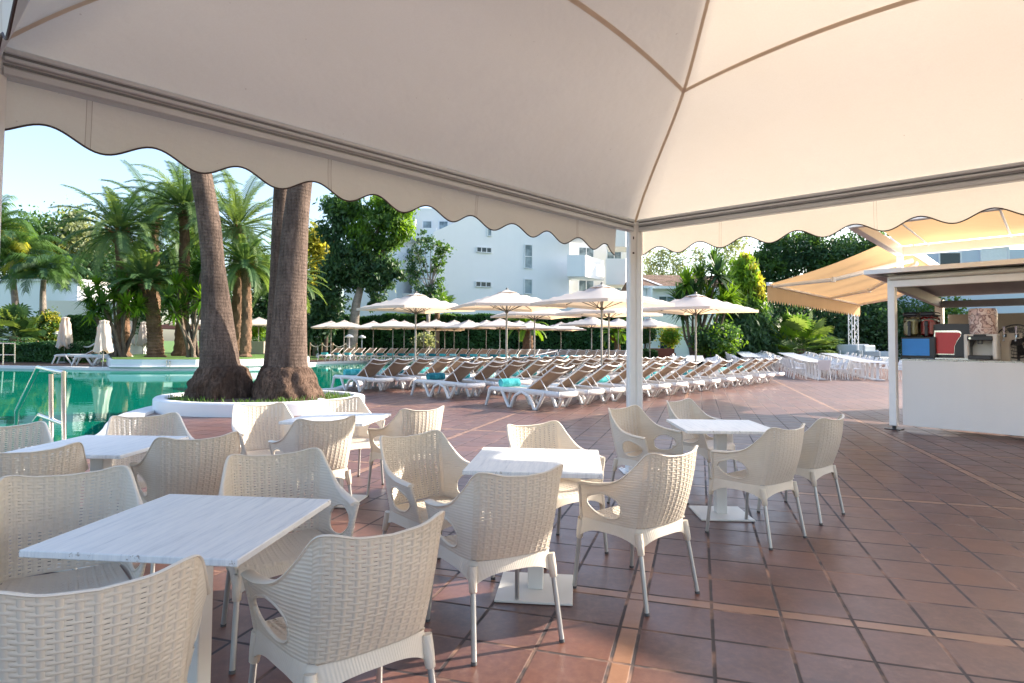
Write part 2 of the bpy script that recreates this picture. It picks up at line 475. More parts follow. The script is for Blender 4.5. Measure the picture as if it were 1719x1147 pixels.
for k in range(4):
    a, b2, d, inn, L = frame_mat(k)
    M = Matrix(((d.x, inn.x, 0, a.x), (d.y, inn.y, 0, a.y), (0, 0, 1, 0), (0, 0, 0, 1)))
    b = MB(); b.box((L / 2, 0, 2.757), (L - .10, .07, .130), M)
    b.box((L / 2, .041, 2.812), (L - .16, .022, .030), M, .006)
    b.box((L / 2, .043, 2.770), (L - .16, .026, .022), M, .006)
    b.box((L / 2, .040, 2.712), (L - .16, .016, .036), M, .004)
    bo = b.build("beam", M_ALU, pav)
    g = MB(); g.box((L / 2, .0375, 2.793), (L - .16, .006, .016), M); g.box((L / 2, .038, 2.744), (L - .16, .006, .010), M)
    g.build("groove", M_ALUDARK, bo)
    # valance outside the beam
    v = MB(); nn = 220; t0, t1 = 0.30, L - 0.02
    per = 0.4925; rows = []
    edge = []
    for i in range(nn + 1):
        t = lerp(t0, t1, i / nn)
        ph = 2 * math.pi * (t - 0.73) / per
        zb = 2.470 - .045 * math.cos(ph)
        if i < 6: zb = lerp(2.41, zb, i / 6)
        out = -.047 - .008 * math.sin(t * 3.1 + k)
        rows.append([M @ Vector((t, -.040, 2.76)), M @ Vector((t, out - .004 * math.sin(t * 9), lerp(2.72, zb, .5))), M @ Vector((t, out + .010 * math.sin(ph * .5 + 1), zb))])
        edge.append(rows[-1][2])
    v.rings(rows, closed=False, caps=False)
    vo = v.build("valance", M_VAL[k % 2], pav, smooth=60)
    p = MB(); p.tube(edge, 0.0055, 5); p.build("piping", M_PIPING, vo, smooth=60)
pc = [PW(*c, 0) for c in cor]
for k in (0, 1, 3):
    b = MB(); Mz = Matrix.Translation(pc[k]) @ Matrix.Rotation(R(2), 4, 'Z')
    s2 = .058
    poly = []
    for q in range(4):                                # square tube with a groove down each face, corners rounded
        a0 = R(90 * q)
        for x, y in ((.078, -.063), (.078, -.014), (.066, -.009), (.066, .009), (.078, .014), (.078, .063), (.063, .078)):
            poly.append((x * math.cos(a0) - y * math.sin(a0), x * math.sin(a0) + y * math.cos(a0)))
    b.prism(poly, .012, 2.80, Mz)
    po = b.build("post", M_POST, pav)
    b = MB(); b.box((0, 0, .006), (.30, .30, .012), Mz, .003)
    for x in (-.12, .12):
        for y in (-.12, .12): b.lathe([(.014, .012), (.014, .024), (.006, .028)], (x, y, 0), 6, Mz)
    b.box((0, .0, .04), (.175, .175, .056), Mz, .004)
    b.build("foot_plate", M_POST, po)
    if k == 0:
        b = MB(); b.box((-.03, -.0795, 2.62), (.012, .004, .03), Mz); b.box((-.03, -.0795, 2.45), (.02, .004, .02), Mz); b.box((0.0795, 0.03, 2.55), (.004, .012, .02), Mz)
        b.build("bolt_plate", M_PIPING, po)
# ================================================================ cafe chairs and tables under the marquee
def m_wicker(name, col, trans=0.12, ribs=True):
    m, nt, bs = new_mat(name); co = coords(nt); x, y, z = sep(co)
    info = nt.nodes.new('ShaderNodeObjectInfo'); rn = E(nt, info.outputs['Random'])
    va = nt.nodes.new('ShaderNodeVectorMath'); va.operation = 'ADD'; nt.links.new(co.k, va.inputs[0])
    sh = comb(rn * 37.0, rn * 11.0, rn * 23.0); nt.links.new(sh.k, va.inputs[1]); cv = E(nt, va.outputs[0])
    n = noise(cv, 9, 4); d = noise(cv, 3, 5, 0.65); sp = noise(cv, 34, 4, .8)
    c = mixc(n, tuple(v * .93 for v in col), col)
    c = mixc(rn * .30, c, (col[0] * .86, col[1] * .80, col[2] * .70))
    c = mixc(ramp(d, [(0.50, 0), (0.72, 0.35)]), c, (col[0] * .70, col[1] * .62, col[2] * .52))
    c = mixc(ramp(sp, [(0.70, 0), (0.76, 0.55)]) * ramp(d, [(0.45, 0), (0.55, 1)]), c, (0.22, 0.16, 0.11))
    put(c, bs.inputs['Base Color']); bs.inputs['Roughness'].default_value = 0.42; bs.inputs['Specular IOR Level'].default_value = 0.4
    if ribs:
        h = ((x + y) * 640).sin() * 0.5 if ribs == 1 else (z * 450 + noise(co, 20, 2) * 3.0).sin() * .5
        bump(h + noise(co, 200, 2) * 0.3, bs, 0.35 if ribs == 1 else .55, 0.002)
    if trans: add_translucent(nt, bs, (col[0], col[1] * .86, col[2] * .66), trans)
    return m
M_WICK = m_wicker("cream_resin_weave", (0.82, 0.765, 0.685), 0.22, False)
M_WICKR = m_wicker("cream_resin_ribbed", (0.82, 0.77, 0.69), 0.10, 1)
M_WICKS = m_wicker("cream_resin_strands", (0.82, 0.77, 0.69), 0.12, 2)
M_RIM = m_wicker("cream_resin_rim", (0.84, 0.79, 0.72), 0.05, False)
M_LEG = simple("brushed_aluminium_leg", (0.46, 0.46, 0.46), 0.38, metal=0.75, var=0.1, scale=20)
M_CAP = simple("grey_rubber_foot", (0.08, 0.08, 0.085), 0.7)

CT = [0, .2, .36, .455, .56, .69, .81, .92, 1.0]
CB = [(0, -.215), (.10, -.211), (.175, -.195), (.207, -.168), (.226, -.105), (.236, -.025), (.241, .065), (.245, .14), (.245, .20)]
CTOP = [(0, -.318), (.115, -.308), (.198, -.282), (.232, -.250), (.258, -.185), (.281, -.095), (.296, .01), (.302, .105), (.300, .165)]
CZ = [.820, .828, .846, .834, .755, .678, .645, .634, .630]
CBX = [p[0] for p in CB]; CBY = [p[1] for p in CB]; CTX = [p[0] for p in CTOP]; CTY = [p[1] for p in CTOP]
ZB = .415
def csh(t, z):
    a = abs(t); sg = 1 if t >= 0 else -1
    zt = catmull(CT, CZ, a); k = (z - ZB) / (zt - ZB)
    x = lerp(catmull(CT, CBX, a), catmull(CT, CTX, a), k); y = lerp(catmull(CT, CBY, a), catmull(CT, CTY, a), k)
    y += .030 * math.sin(math.pi * min(1, max(0, k))) * (1 - min(1, a / .5) ** 2) * -1      # belly of the back
    return Vector((sg * x, y, z))
def ctop(t): return catmull(CT, CZ, abs(t))
def weave_sheet(mb, fn, nc, nr, sc, sr, amp, thick, wedge=None):
    """fn(a,b) over [0,1]^2 -> point; basket weave of nc columns and nr strands, real holes at the crossings"""
    W, Hh = nc * sc, nr * sr
    P = [[fn(i / W, j / Hh) for i in range(W + 1)] for j in range(Hh + 1)]
    def nrm(i, j):
        a = P[j][min(i + 1, W)] - P[j][max(i - 1, 0)]; c = P[min(j + 1, Hh)][i] - P[max(j - 1, 0)][i]
        return a.cross(c).normalized()
    for side in (0, 1):
        base = len(mb.v)
        for j in range(Hh + 1):
            for i in range(W + 1):
                ci = i / sc; rj = int(min(j, Hh - 1) // sr); fr = (j % sr) / sr
                edge = min(i, W - i, j, Hh - j)
                prof = math.sin(math.pi * fr) ** 0.6 if 0 < fr < 1 else 0.0
                d = amp * (.45 * math.cos(math.pi * ci + math.pi * rj) + .55) * prof * (-1 if not side else 1)
                if edge < 2: d = 0
                mb.v.append(tuple(P[j][i] + nrm(i, j) * (d + (thick / 2 if side else -thick / 2))))
        for j in range(Hh):
            for i in range(W):
                if 3 < i < W - 4 and 3 < j < Hh - 4:
                    u = (i + .5) / sc + .5; du = abs(u - round(u)) * sc
                    if j % sr == 0 and du < 1.1: continue
                a = base + j * (W + 1) + i
                mb.f.append((a, a + 1, a + W + 2, a + W + 1))
    for side in (-1, 1):                                     # flat vertical ribs the strands run over
        for c in range(1, nc):
            i = c * sc; rows = []
            for j in range(1, Hh):
                w_ = (P[j][i + 1] - P[j][i - 1]) * (.5 * sc * .17); n_ = nrm(i, j) * (side * (thick / 2 + amp * .72)); rows.append([P[j][i] - w_ * 1.5 + n_ * .2, P[j][i] - w_ + n_, P[j][i] + w_ + n_, P[j][i] + w_ * 1.5 + n_ * .2])
            mb.rings(rows, closed=False, caps=False)
def chair_proto():
    r = thing("cafe_armchair", "x", "armchair", group="cream woven armchairs at the cafe tables")
    tb = .47
    b = MB()
    weave_sheet(b, lambda u, v: csh(lerp(-tb, tb, u), lerp(ZB + .015, ctop(lerp(-tb, tb, u)), v)), 14, 30, 6, 4, .0030, .003)
    b.build("backrest", M_WICK, r, smooth=70)
    # seat
    b = MB()
    def seat(u, v):
        y = lerp(-.205, .235, v); hw = lerp(.195, .243, min(1, v * 1.2)); x = lerp(-hw, hw, u)
        z = .432 - .018 * math.sin(math.pi * u) * math.sin(math.pi * min(1, v * .9 + .1)) - (.030 * ((v - .9) / .1) ** 2 if v > .9 else 0)
        return Vector((x, y, z))
    weave_sheet(b, seat, 13, 28, 6, 4, .0026, .004)
    b.build("seat", M_WICK, r, smooth=70)
    # arm panels with the teardrop opening
    for sg in (1, -1):
        b = MB(); cols = 34; lo = []; up = []
        for i in range(cols + 1):
            t = lerp(tb - .01, 1.0, i / cols); zt = ctop(t)
            h = 1 - ((t - .775) / .165) ** 2; h = math.sqrt(h) if h > 0 else 0
            zc = lerp(.50, .535, min(1, max(0, (t - .6) / .3)))
            l, u_ = zc - .065 * h, zc + min(.075, zt - .048 - zc) * h
            lo.append([(t, lerp(ZB - .01, l, k / 4)) for k in range(5)]); up.append([(t, lerp(u_, zt, k / 5)) for k in range(6)])
        for grid in (lo, up):
            for th in (-.0025, .0025):
                ring = []
                for row in grid:
                    rr = []
                    for t, z in row:
                        p = csh(sg * t, z)
                        q = csh(sg * min(1, t + .01), z) - csh(sg * (t - .01), z); nn = q.cross(Vector((0, 0, 1))).normalized()
                        rr.append(p + nn * th)
                    ring.append(rr)
                b.rings(ring, closed=False, caps=False)
        # lip round the opening and down the front edge
        loop = [csh(sg * lo[i][0][0], lo[i][-1][1]) for i in range(cols + 1) if lo[i][-1][1] < up[i][0][1] - 1e-4]
        loop2 = [csh(sg * up[i][0][0], up[i][0][1]) for i in range(cols + 1) if lo[i][-1][1] < up[i][0][1] - 1e-4]
        lp = loop + loop2[::-1] + [loop[0]]
        b.tube(lp, .0065, 6)
        fr = [csh(sg * 1.0, z) for z in (.41, .45, .5, .55, .59, .63)]
        b.tube(fr, [.012, .011, .010, .010, .012, .013], 8)
        b.build("armrest", M_WICKS, r, smooth=60)
    # rolled rim from arm to arm
    b = MB(); pts = []; rr = []
    for i in range(121):
        t = lerp(-1, 1, i / 120); a = abs(t); p = csh(t, ctop(t)); inn = max(0, (a - .6) / .25); inn = min(1, inn)
        p = p + Vector((-.008 * inn * (1 if t > 0 else -1), 0, 0)); pts.append(p); rr.append(lerp(.0080, .025, inn))
    b.tube(pts, rr, 10, flat=.45)
    b.build("rim", M_RIM, r, smooth=60)
    # apron: band under the seat, arched between the legs
    b = MB()
    for th in (0, .006):
        ring = []
        for i in range(101):
            t = lerp(-1, 1, i / 100); a = abs(t)
            k = (a / .42) if a < .42 else abs((a - .71) / .29)
            zb = .372 - .062 * min(1, k) ** 3
            p = csh(t, ZB); q = Vector((p.x, p.y, 0)).normalized()
            row = []
            for j in range(5):
                f = j / 4; row.append(Vector((p.x, p.y, lerp(.425, zb, f))) + q * (.012 * f + .004 - th))
            ring.append(row)
        b.rings(ring, closed=False, caps=False)
        ring = []
        for i in range(31):
            x = lerp(-.247, .247, i / 30); zb = .385 - .065 * abs(x / .247) ** 3
            ring.append([Vector((x, .236 - th - .02 * abs(x / .247) ** 4 + .004 * j, lerp(.418, zb, j / 3))) for j in range(4)])
        b.rings(ring, closed=False, caps=False)
    LG = [((.208, -.185), (.232, -.262)), ((.240, .205), (.262, .242))]
    for sg in (1, -1):
        for (t0, f0) in LG:
            T = Vector((sg * t0[0], t0[1], .43)); Fo = Vector((sg * f0[0], f0[1], 0)); d = Fo - T
            b.tube([T + d * .06, T + d * .20, T + d * .31, T + d * .318], [.020, .021, .0185, .015], 10)
    b.build("apron", M_WICKR, r, smooth=60)
    for sg in (1, -1):
        for (t0, f0) in LG:
            T = Vector((sg * t0[0], t0[1], .43)); Fo = Vector((sg * f0[0], f0[1], 0)); d = Fo - T
            b = MB(); b.tube([T + d * .25, T + d * .985], .0125, 10); lo_ = b.build("leg", M_LEG, r, smooth=60)
            b = MB(); b.tube([T + d * .968, Fo], .0138, 10); b.build("foot_cap", M_CAP, lo_, smooth=60)
    return r
# image positions of the two ends of each chair's top rail, whether its back is to the viewer, and what marks it out
CH = [
 ((140, 985), (320, 940), 1, 36, "cream woven armchair cut off by the bottom left corner, seen from behind"),
 ((534, 906), (753.6, 861), 1, None, "cream woven armchair seen from behind in the middle foreground, right of the nearest table"),
 ((2, 802), (214.4, 783), 0, None, "cream woven armchair facing the viewer on the far left side of the nearest table"),
 ((380, 766), (536, 753), 0, None, "cream woven armchair facing the viewer behind the nearest table's right corner"),
 ((0, 762), (127.4, 745), 1, 42, "tan shaded armchair back at the left edge in front of the poolside table"),
 ((261, 737), (403.4, 725.8), 1, None, "shaded armchair back in front of the poolside table, between it and the nearest table"),
 ((-40, 722), (68, 709), 0, 38, "white armchair at the left edge with its back to the pool handrail"),
 ((182.6, 700), (299.4, 693), 0, None, "bright white armchair behind the poolside table, its back to the pool kerb"),
 ((389.5, 681), (476, 676), 0, None, "sunlit white armchair in front of the palm planter, left of the table by the planter"),
 ((497, 705.5), (600, 698.5), 1, None, "shaded armchair seen from behind in front of the table by the planter"),
 ((538, 669.5), (596.7, 666.5), 0, None, "white armchair just right of the planter wall, behind the table there"),
 ((677, 688), (747.6, 682.5), 1, None, "armchair seen from behind standing on the right of the table by the planter"),
 ((633.6, 734.5), (735.4, 722.8), 0, None, "cream armchair on the left side of the middle table, turned towards it"),
 ((851, 714), (931, 707.6), 0, None, "cream armchair on the far side of the middle table, mostly hidden by the top"),
 ((803.5, 797), (948.6, 782), 1, None, "cream armchair seen from behind on the near side of the middle table"),
 ((1098, 763.5), (1171, 750.5), 1, None, "cream armchair turned left on the right side of the middle table"),
 ((1015.7, 686.6), (1069.4, 680.6), 0, None, "cream armchair facing the viewer in front of the marquee's corner post"),
 ((1114, 676), (1154.5, 670), 0, 43, "cream armchair on the far side of the right table, right of the corner post"),
 ((1302, 719), (1351.6, 712.8), 1, 37, "cream armchair seen from behind on the near side of the right table"),
 ((1377, 705), (1416.8, 697), 1, 42, "rightmost cream armchair, seen from behind beside the open paving"),
]
ch = chair_proto()
for i, (l, r_, back, ang, lab) in enumerate(CH):
    a, c = gp(*l, .842), gp(*r_, .842); v = c - a
    ph = math.atan2(v.y, v.x) if ang is None else R(ang)
    d = Vector((math.cos(ph), math.sin(ph), 0))
    mid = (a + c) / 2 if ang is None else c - d * .205
    if not back: ph += math.pi
    fac = Vector((-math.sin(ph), math.cos(ph), 0))
    loc = Vector((mid.x, mid.y, 0)) + fac * .285
    place(ch, i == 0, loc, ph, lab)
# ---- tables
def m_tabletop():
    m, nt, bs = new_mat("whitewashed_table_top"); co = coords(nt)
    g = noise(co, 3.2, 8, 0.72, (14, 1.1, 1)); g2 = noise(co, 9, 6, 0.8, (22, 1.2, 1)); s = noise(co, 2.2, 4)
    c = ramp(g, [(0.28, (0.56, 0.58, 0.61)), (0.44, (0.76, 0.77, 0.79)), (0.60, (0.85, 0.85, 0.85))])
    c = mixc(ramp(g2, [(0.60, 0), (0.72, 0.45)]), c, (0.48, 0.49, 0.52))
    ge = nt.nodes.new('ShaderNodeNewGeometry'); nz = sep(E(nt, ge.outputs['Normal']))[2]
    ed = nz.ab().lt(.8) * ramp(noise(co, 30, 5, .75), [(.60, 0), (.67, .8)])
    c = mixc(ed, c, (.20, .14, .10))
    put(c, bs.inputs['Base Color']); put(s * .2 + .30, bs.inputs['Roughness']); bump(g, bs, 0.12, 0.002)
    return m
M_TOP = m_tabletop()
M_TBLWHITE = simple("white_painted_table_base", (0.72, 0.71, 0.68), 0.4, var=0.07, scale=5)
M_CHIP = simple("chipped_table_edge", (0.70, 0.68, 0.64), 0.5, var=0.25, scale=26)
TB = [(-1.18, 2.365, -5.5, "nearest white square cafe table at the lower left, its chipped edge towards the viewer"),
      (-2.67, 4.07, -1, "white square cafe table at the left edge beside the pool"),
      (-1.555, 5.60, -7, "white square cafe table in front of the round palm planter"),
      (0.15, 3.66, -6, "white square cafe table in the middle of the foreground, ringed by four chairs"),
      (1.77, 5.28, -2, "white square cafe table at the right below the marquee's corner post")]
tr = thing("cafe_table", "x", "table", group="white cafe tables under the marquee")
b = MB(); b.box((0, 0, .738), (.742, .755, .024), None, .003); b.build("table_top", M_TOP, tr)
b = MB(); b.box((0, 0, .719), (.30, .30, .010)); b.box((0, 0, .366), (.088, .088, .700), None, .004); b.build("column", M_TBLWHITE, tr)
b = MB(); b.box((0, 0, .009), (.43, .43, .014), None, .003); b.build("base_plate", M_TBLWHITE, tr)
for i, (x, y, a, lab) in enumerate(TB):
    place(tr, i == 0, (x, y, 0), R(a), lab)
# ================================================================ drinks kiosk, orange awnings
M_KPANEL = m_wall("kiosk_cream_panel", (0.80, 0.78, 0.76), .06, .10)
M_KFRAME = simple("white_kiosk_frame", (0.86, 0.85, 0.84), 0.4, var=.06)
M_KCEIL = simple("grey_kiosk_ceiling", (0.30, 0.29, 0.30), 0.6)
M_KWALL = simple("beige_kiosk_wall", (0.36, 0.31, 0.25), 0.7)
M_BLACK = simple("black_plastic", (0.022, 0.022, 0.026), 0.38)
M_STEEL = simple("brushed_steel", (0.55, 0.54, 0.52), 0.28, metal=.9)
M_CHROME = simple("chrome", (0.75, 0.74, 0.72), 0.15, metal=1.0)
M_RED = simple("red_panel", (0.50, 0.035, 0.04), 0.35)
M_BLUE = simple("blue_panel", (0.02, 0.22, 0.62), 0.35)
def m_orange():
    m, nt, bs = new_mat("orange_awning_fabric"); co = coords(nt)
    s = noise(co, 2.0, 4); f = noise(co, 3.0, 4, .6, (1, 14, 1))
    c = mixc(s, (0.66, 0.42, 0.20), (0.74, 0.49, 0.25)); c = mixc(ramp(f, [(.4, 0), (.7, .25)]), c, (0.50, 0.27, 0.10))
    put(c, bs.inputs['Base Color']); bs.inputs['Roughness'].default_value = .85; bs.inputs['Specular IOR Level'].default_value = .15
    add_translucent(nt, bs, (0.84, 0.55, 0.28), .36); bump(noise(co, 5, 3), bs, .2, .02)
    return m
M_ORANGE = m_orange()
E1 = Vector((.655, -.756, 0)).normalized(); E2 = Vector((.66, .75, 0)).normalized()
K0 = Vector((6.60, 10.66, 0))
def KM(s, d, z=0.0): return K0 + E1 * s + E2 * d + Vector((0, 0, z))
KF = Matrix(((E1.x, -E1.y, 0, K0.x), (E1.y, E1.x, 0, K0.y), (0, 0, 1, 0), (0, 0, 0, 1)))   # square frame along the counter front
KL = 6.8  # runs on out of view, stretched to shade the right-hand paving
kio = thing("drinks_kiosk", "white framed open drinks kiosk with cream counter front at the right edge of the terrace", "kiosk", K0, wb=True)
def kb(name, m, *boxes, parent=kio, bev=.004):
    b = MB()
    for c, d in boxes: b.box(c, d, KF, bev)
    o = b.build(name, m, parent); return o
cp = kb("counter_front", M_KPANEL, ((.905, .03, .635), (1.63, .05, 1.10)))
ct = kb("counter_top", M_STEEL, ((.905, .33, 1.197), (1.67, .66, .022)))
sp_ = kb("side_panel", M_RED, ((1.75, .36, .62), (.04, .66, 1.12)))
c2 = kb("counter_front", M_KPANEL, ((4.3, .03, .635), (5.0, .05, 1.10)))
fr_ = []
for (s, d) in ((0, 0), (KL, 0)):
    p = kb("post", M_KFRAME, ((s - .04, .0, 1.40), (.11, .13, 2.66)), bev=.006)
    q = kb("foot_plate", M_BLACK, ((s - .04, 0, .008), (.24, .22, .016)), ((s - .04, 0, .04), (.05, .05, .06)), parent=p, bev=.002)
    fr_ += [p]
for (s, d) in ((0.0, 5.4), (1.9, 5.4), (KL, 5.4)):
    b = MB(); M2 = Matrix.Translation(KM(s, d)) @ Matrix.Rotation(math.atan2(E1.y, E1.x), 4, 'Z')
    b.box((0, 0, 1.27), (.16, .14, 2.54), M2, .005); fr_.append(b.build("post", M_KFRAME, kio))
def kbar(name, m, a, c, wd, ht, parent=kio):
    d = (c - a); L = d.length; d.normalize(); sdw = Vector((-d.y, d.x, 0)).normalized(); up = d.cross(sdw)
    M = Matrix(((d.x, sdw.x, up.x, a.x), (d.y, sdw.y, up.y, a.y), (d.z, sdw.z, up.z, a.z), (0, 0, 0, 1)))
    b = MB(); b.box((L / 2, 0, 0), (L, wd, ht), M, .006); return b.build(name, m, parent)
fr_.append(kbar("front_beam", M_KFRAME, KM(-.08, -.02, 2.50), KM(KL, -.02, 2.46), .10, .12))
fr_.append(kbar("side_beam", M_KCEIL, KM(.0, .1, 2.50), KM(0, 5.4, 2.46), .08, .20))
fr_.append(kbar("back_beam", M_KCEIL, KM(0, 5.35, 2.42), KM(KL, 5.35, 2.40), .08, .16))
b = MB(); zr = lambda s: 2.74 - .012 * s
q = [KM(-.42, -.32), KM(KL + .3, -.32), KM(KL + .3, 5.8), KM(-.42, 5.8)]
lo = [p + Vector((0, 0, zr(0) - .075)) for p in q]; hi = [p + Vector((0, 0, zr(0))) for p in q]
b.rings([lo, hi]); roofo = b.build("roof", M_KFRAME, kio)
b = MB()
for i in range(24):
    s = -.2 + i * .29; a, c = KM(s, -.1, 2.615), KM(s, 5.5, 2.615)
    b.quad(a, c, c + E1 * .25, a + E1 * .25)
b.quad(KM(-.3, -.2, 2.622), KM(-.3, 5.6, 2.622), KM(KL + .1, 5.6, 2.622), KM(KL + .1, -.2, 2.622))
b.build("ceiling_board", M_KCEIL, roofo)
b = MB(); aw = [KM(-.06, -.10, 2.60), KM(KL, -.10, 2.585)]
b.tube(aw, .045, 10); b.build("rolled_awning", M_CANVAS, kio, smooth=60)
b = MB(); M2 = Matrix.Translation(KM(.16, 5.5)) @ Matrix.Rotation(math.atan2(E1.y, E1.x), 4, 'Z')
b.box((3.3, 0, 1.10), (6.6, .06, 2.16), M2); b.build("back_wall", M_KWALL, kio)
b = MB(); b.box((KL + .05, 2.6, 1.3), (.06, 5.2, 2.5), KF); b.build("side_wall", M_KWALL, kio)
def m_emit(name, col, st):
    m, nt, bs = new_mat(name); bs.inputs['Emission Color'].default_value = (*col, 1); bs.inputs['Emission Strength'].default_value = st
    bs.inputs['Base Color'].default_value = (.8, .8, .8, 1); return m
M_TUBE = m_emit("lit_fluorescent_tube", (0.9, 1.0, 0.95), 5)
for i, (s, d) in enumerate(((1.75, 1.0), (1.9, 2.4), (2.0, 3.6))):
    t = thing("ceiling_lamp", ["lit fluorescent lamp under the front of the kiosk ceiling", "lit fluorescent lamp in the middle of the kiosk ceiling", "lit fluorescent lamp at the back of the kiosk ceiling"][i], "lamp", KM(s, d, 2.6), 0, "fluorescent lamps in the kiosk", wb=True)
    kbar("housing", M_KFRAME, KM(s, d, 2.59), KM(s + 1.2, d, 2.59), .10, .035, t); b = MB(); b.tube([KM(s + .03, d, 2.553), KM(s + 1.17, d, 2.553)], .017, 8); b.build("tube", M_TUBE, t, smooth=60)
# ---- upper pergola with flat orange canopy in front of the kiosk
per = thing("orange_canopy", "flat orange fabric canopy on white beams high above the kiosk front", "canopy", KM(0, .15), wb=True)
K1 = .15
def pb(*a): return kbar("beam", M_KFRAME, *a, per)
ob = [pb(KM(.06, K1, 3.07), KM(KL, K1, 3.07), .11, .15), pb(KM(.06, K1 + .05, 3.07), KM(.06, -3.2, 3.07), .11, .15), pb(KM(.06, -3.2, 3.07), KM(KL, -3.2, 3.07), .11, .15)]  # hidden near edge placed so that sun reaches the foreground paving
b = MB()
for (s, d) in ((.06, K1), (KL - .1, -3.1)):
    b = MB(); M2 = Matrix.Translation(KM(s, d)) @ Matrix.Rotation(math.atan2(E1.y, E1.x), 4, 'Z')
    z0 = 2.76 if s < 1 else 0
    b.box((0, 0, (z0 + 3.0) / 2), (.085, .085, 3.0 - z0), M2, .004); b.build("post", M_KFRAME, per)
b = MB(); rings = []
for i in range(25):
    s = lerp(.1, KL, i / 24); rings.append([KM(s, lerp(K1, -3.2, j / 10), 3.17 + .05 * math.sin(i / 24 * math.pi * 6) * math.sin(math.pi * j / 10) + .03 * math.sin(math.pi * j / 10)) for j in range(11)])
b.rings(rings, closed=False, caps=False); b.build("fabric", M_ORANGE, per, smooth=60)
for i in range(6):
    kbar("roof_bar", M_KFRAME, KM(.5 + i * 1.1, K1, 3.135), KM(.5 + i * 1.1, -3.2, 3.135), .03, .02, per)
# ---- retractable orange awning on the kiosk's left side
awn = thing("retractable_awning", "large orange retractable awning with folding arms and toothed valance left of the kiosk", "awning", KM(0, .1), wb=True)
AL, AO = 7.9, 2.30
def AP(t, o, z): return KM(0, .15 + t) - E1 * o + Vector((0, 0, z))
ZR, ZF = 3.30, 2.66
b = MB(); rows = []
for i in range(41):
    t = AL * i / 40
    rows.append([AP(t, lerp(.06, AO, j / 12), lerp(ZR, ZF, j / 12) - .10 * math.sin(math.pi * j / 12) * (0.6 + .4 * math.sin(i * .55) ** 2)) for j in range(13)])
b.rings(rows, closed=False, caps=False); b.build("fabric", M_ORANGE, awn, smooth=60)
b = MB(); nt_ = 46
for i in range(nt_):
    t0, t1 = AL * i / nt_, AL * (i + 1) / nt_
    b.quad(AP(t0, AO + .03, ZF), AP(t1, AO + .03, ZF), AP(t1, AO + .035, ZF - .30), AP(t0, AO + .035, ZF - .30))
    b.tri(AP(t0, AO + .035, ZF - .30), AP(t1, AO + .035, ZF - .30), AP((t0 + t1) / 2, AO + .035, ZF - .38))
b.build("valance", M_ORANGE, awn)
kbar("front_bar", M_KFRAME, AP(-.04, AO, ZF), AP(AL + .04, AO, ZF), .07, .07, awn)
b = MB(); b.tube([AP(-.05, 0, ZR), AP(AL, 0, ZR)], .07, 12); b.build("roller", M_KFRAME, awn, smooth=60)
for t0, t1, el in ((2.3, .35, 1.3), (2.9, 4.3, 3.9), (6.0, 7.4, 7.0)):
    b = MB(); a, e, c = AP(t0, .1, ZR - .12), AP(t1 + (t0 - t1) * .25, AO * .55, lerp(ZR, ZF, .55) - .20), AP(t1 - .2 if t1 < t0 else t1, AO - .03, ZF - .03)
    b.tube([a, e], [.035, .030], 8, flat=1.4); b.tube([e, c], [.030, .026], 8, flat=1.4)
    b.lathe([(.0, -.05), (.045, -.05), (.045, .05), (0, .05)], e, 10); b.build("folding_arm", M_KFRAME, awn, smooth=50)
lt = at(1433, 600, 38); tw = thing("lattice_post", "white lattice truss post behind the far dining tables under the awning's corner", "post", (lt.x, lt.y, 0), 0, wb=True)
b = MB(); M2 = Matrix.Translation((lt.x, lt.y, 0)); tz = 4.2
for x in (-.19, .19):
    for y in (-.19, .19): b.tube([M2 @ Vector((x, y, 0)), M2 @ Vector((x, y, tz))], .030, 6)
b.build("upright", M_KFRAME, tw, smooth=60); b = MB()
for i in range(10):
    z0, z1 = i * tz / 10, (i + 1) * tz / 10
    for (p, q) in (((-.19, -.19), (.19, -.19)), ((.19, -.19), (.19, .19)), ((.19, .19), (-.19, .19)), ((-.19, .19), (-.19, -.19))):
        if i % 2: p, q = q, p
        b.tube([M2 @ Vector((*p, z0 + .03)), M2 @ Vector((*q, z1 + .03))], .018, 5)
b.build("lattice", M_KFRAME, tw, smooth=60)
# ---- machines on the counter
def KMAT(s, d, z=1.208): return KF @ Matrix.Translation((s, d, z))
sl_ = thing("slush_machine", "twin tank slush drink machine with pale and red drinks above a bright blue panel", "drink machine", KM(.32,.34,1.208), wb=True)
M = KMAT(.30, .34)
def part(root, name, m, fn, smooth=None):
    b = MB(); fn(b); return b.build(name, m, root, smooth=smooth)
part(sl_, "body", M_BLACK, lambda b: (b.box((0, 0, .20), (.50, .44, .36), M, .012), b.box((0, -.23, .03), (.48, .10, .03), M, .006)))
part(sl_, "front_panel", M_BLUE, lambda b: b.box((-.035, -.2225, .205), (.405, .008, .285), M, .002))
M_PALE = simple("pale_lemon_drink", (0.42, 0.38, 0.20), .25); M_REDD = simple("red_drink", (0.42, 0.012, 0.02), .25)
def m_glass(name, col=(1, 1, 1), rough=.02):
    m, nt, bs = new_mat(name); t = nt.nodes.new('ShaderNodeBsdfTransparent'); t.inputs[0].default_value = (*col, 1)
    g = nt.nodes.new('ShaderNodeBsdfGlossy'); g.inputs['Roughness'].default_value = rough
    mx = nt.nodes.new('ShaderNodeMixShader'); fr = nt.nodes.new('ShaderNodeFresnel'); nt.links.new(fr.outputs[0], mx.inputs[0])
    nt.links.new(t.outputs[0], mx.inputs[1]); nt.links.new(g.outputs[0], mx.inputs[2]); nt.links.new(mx.outputs[0], nt.nodes['Material Output'].inputs[0]); return m
M_CLEAR = m_glass("clear_tank_plastic", (.93, .94, .93))
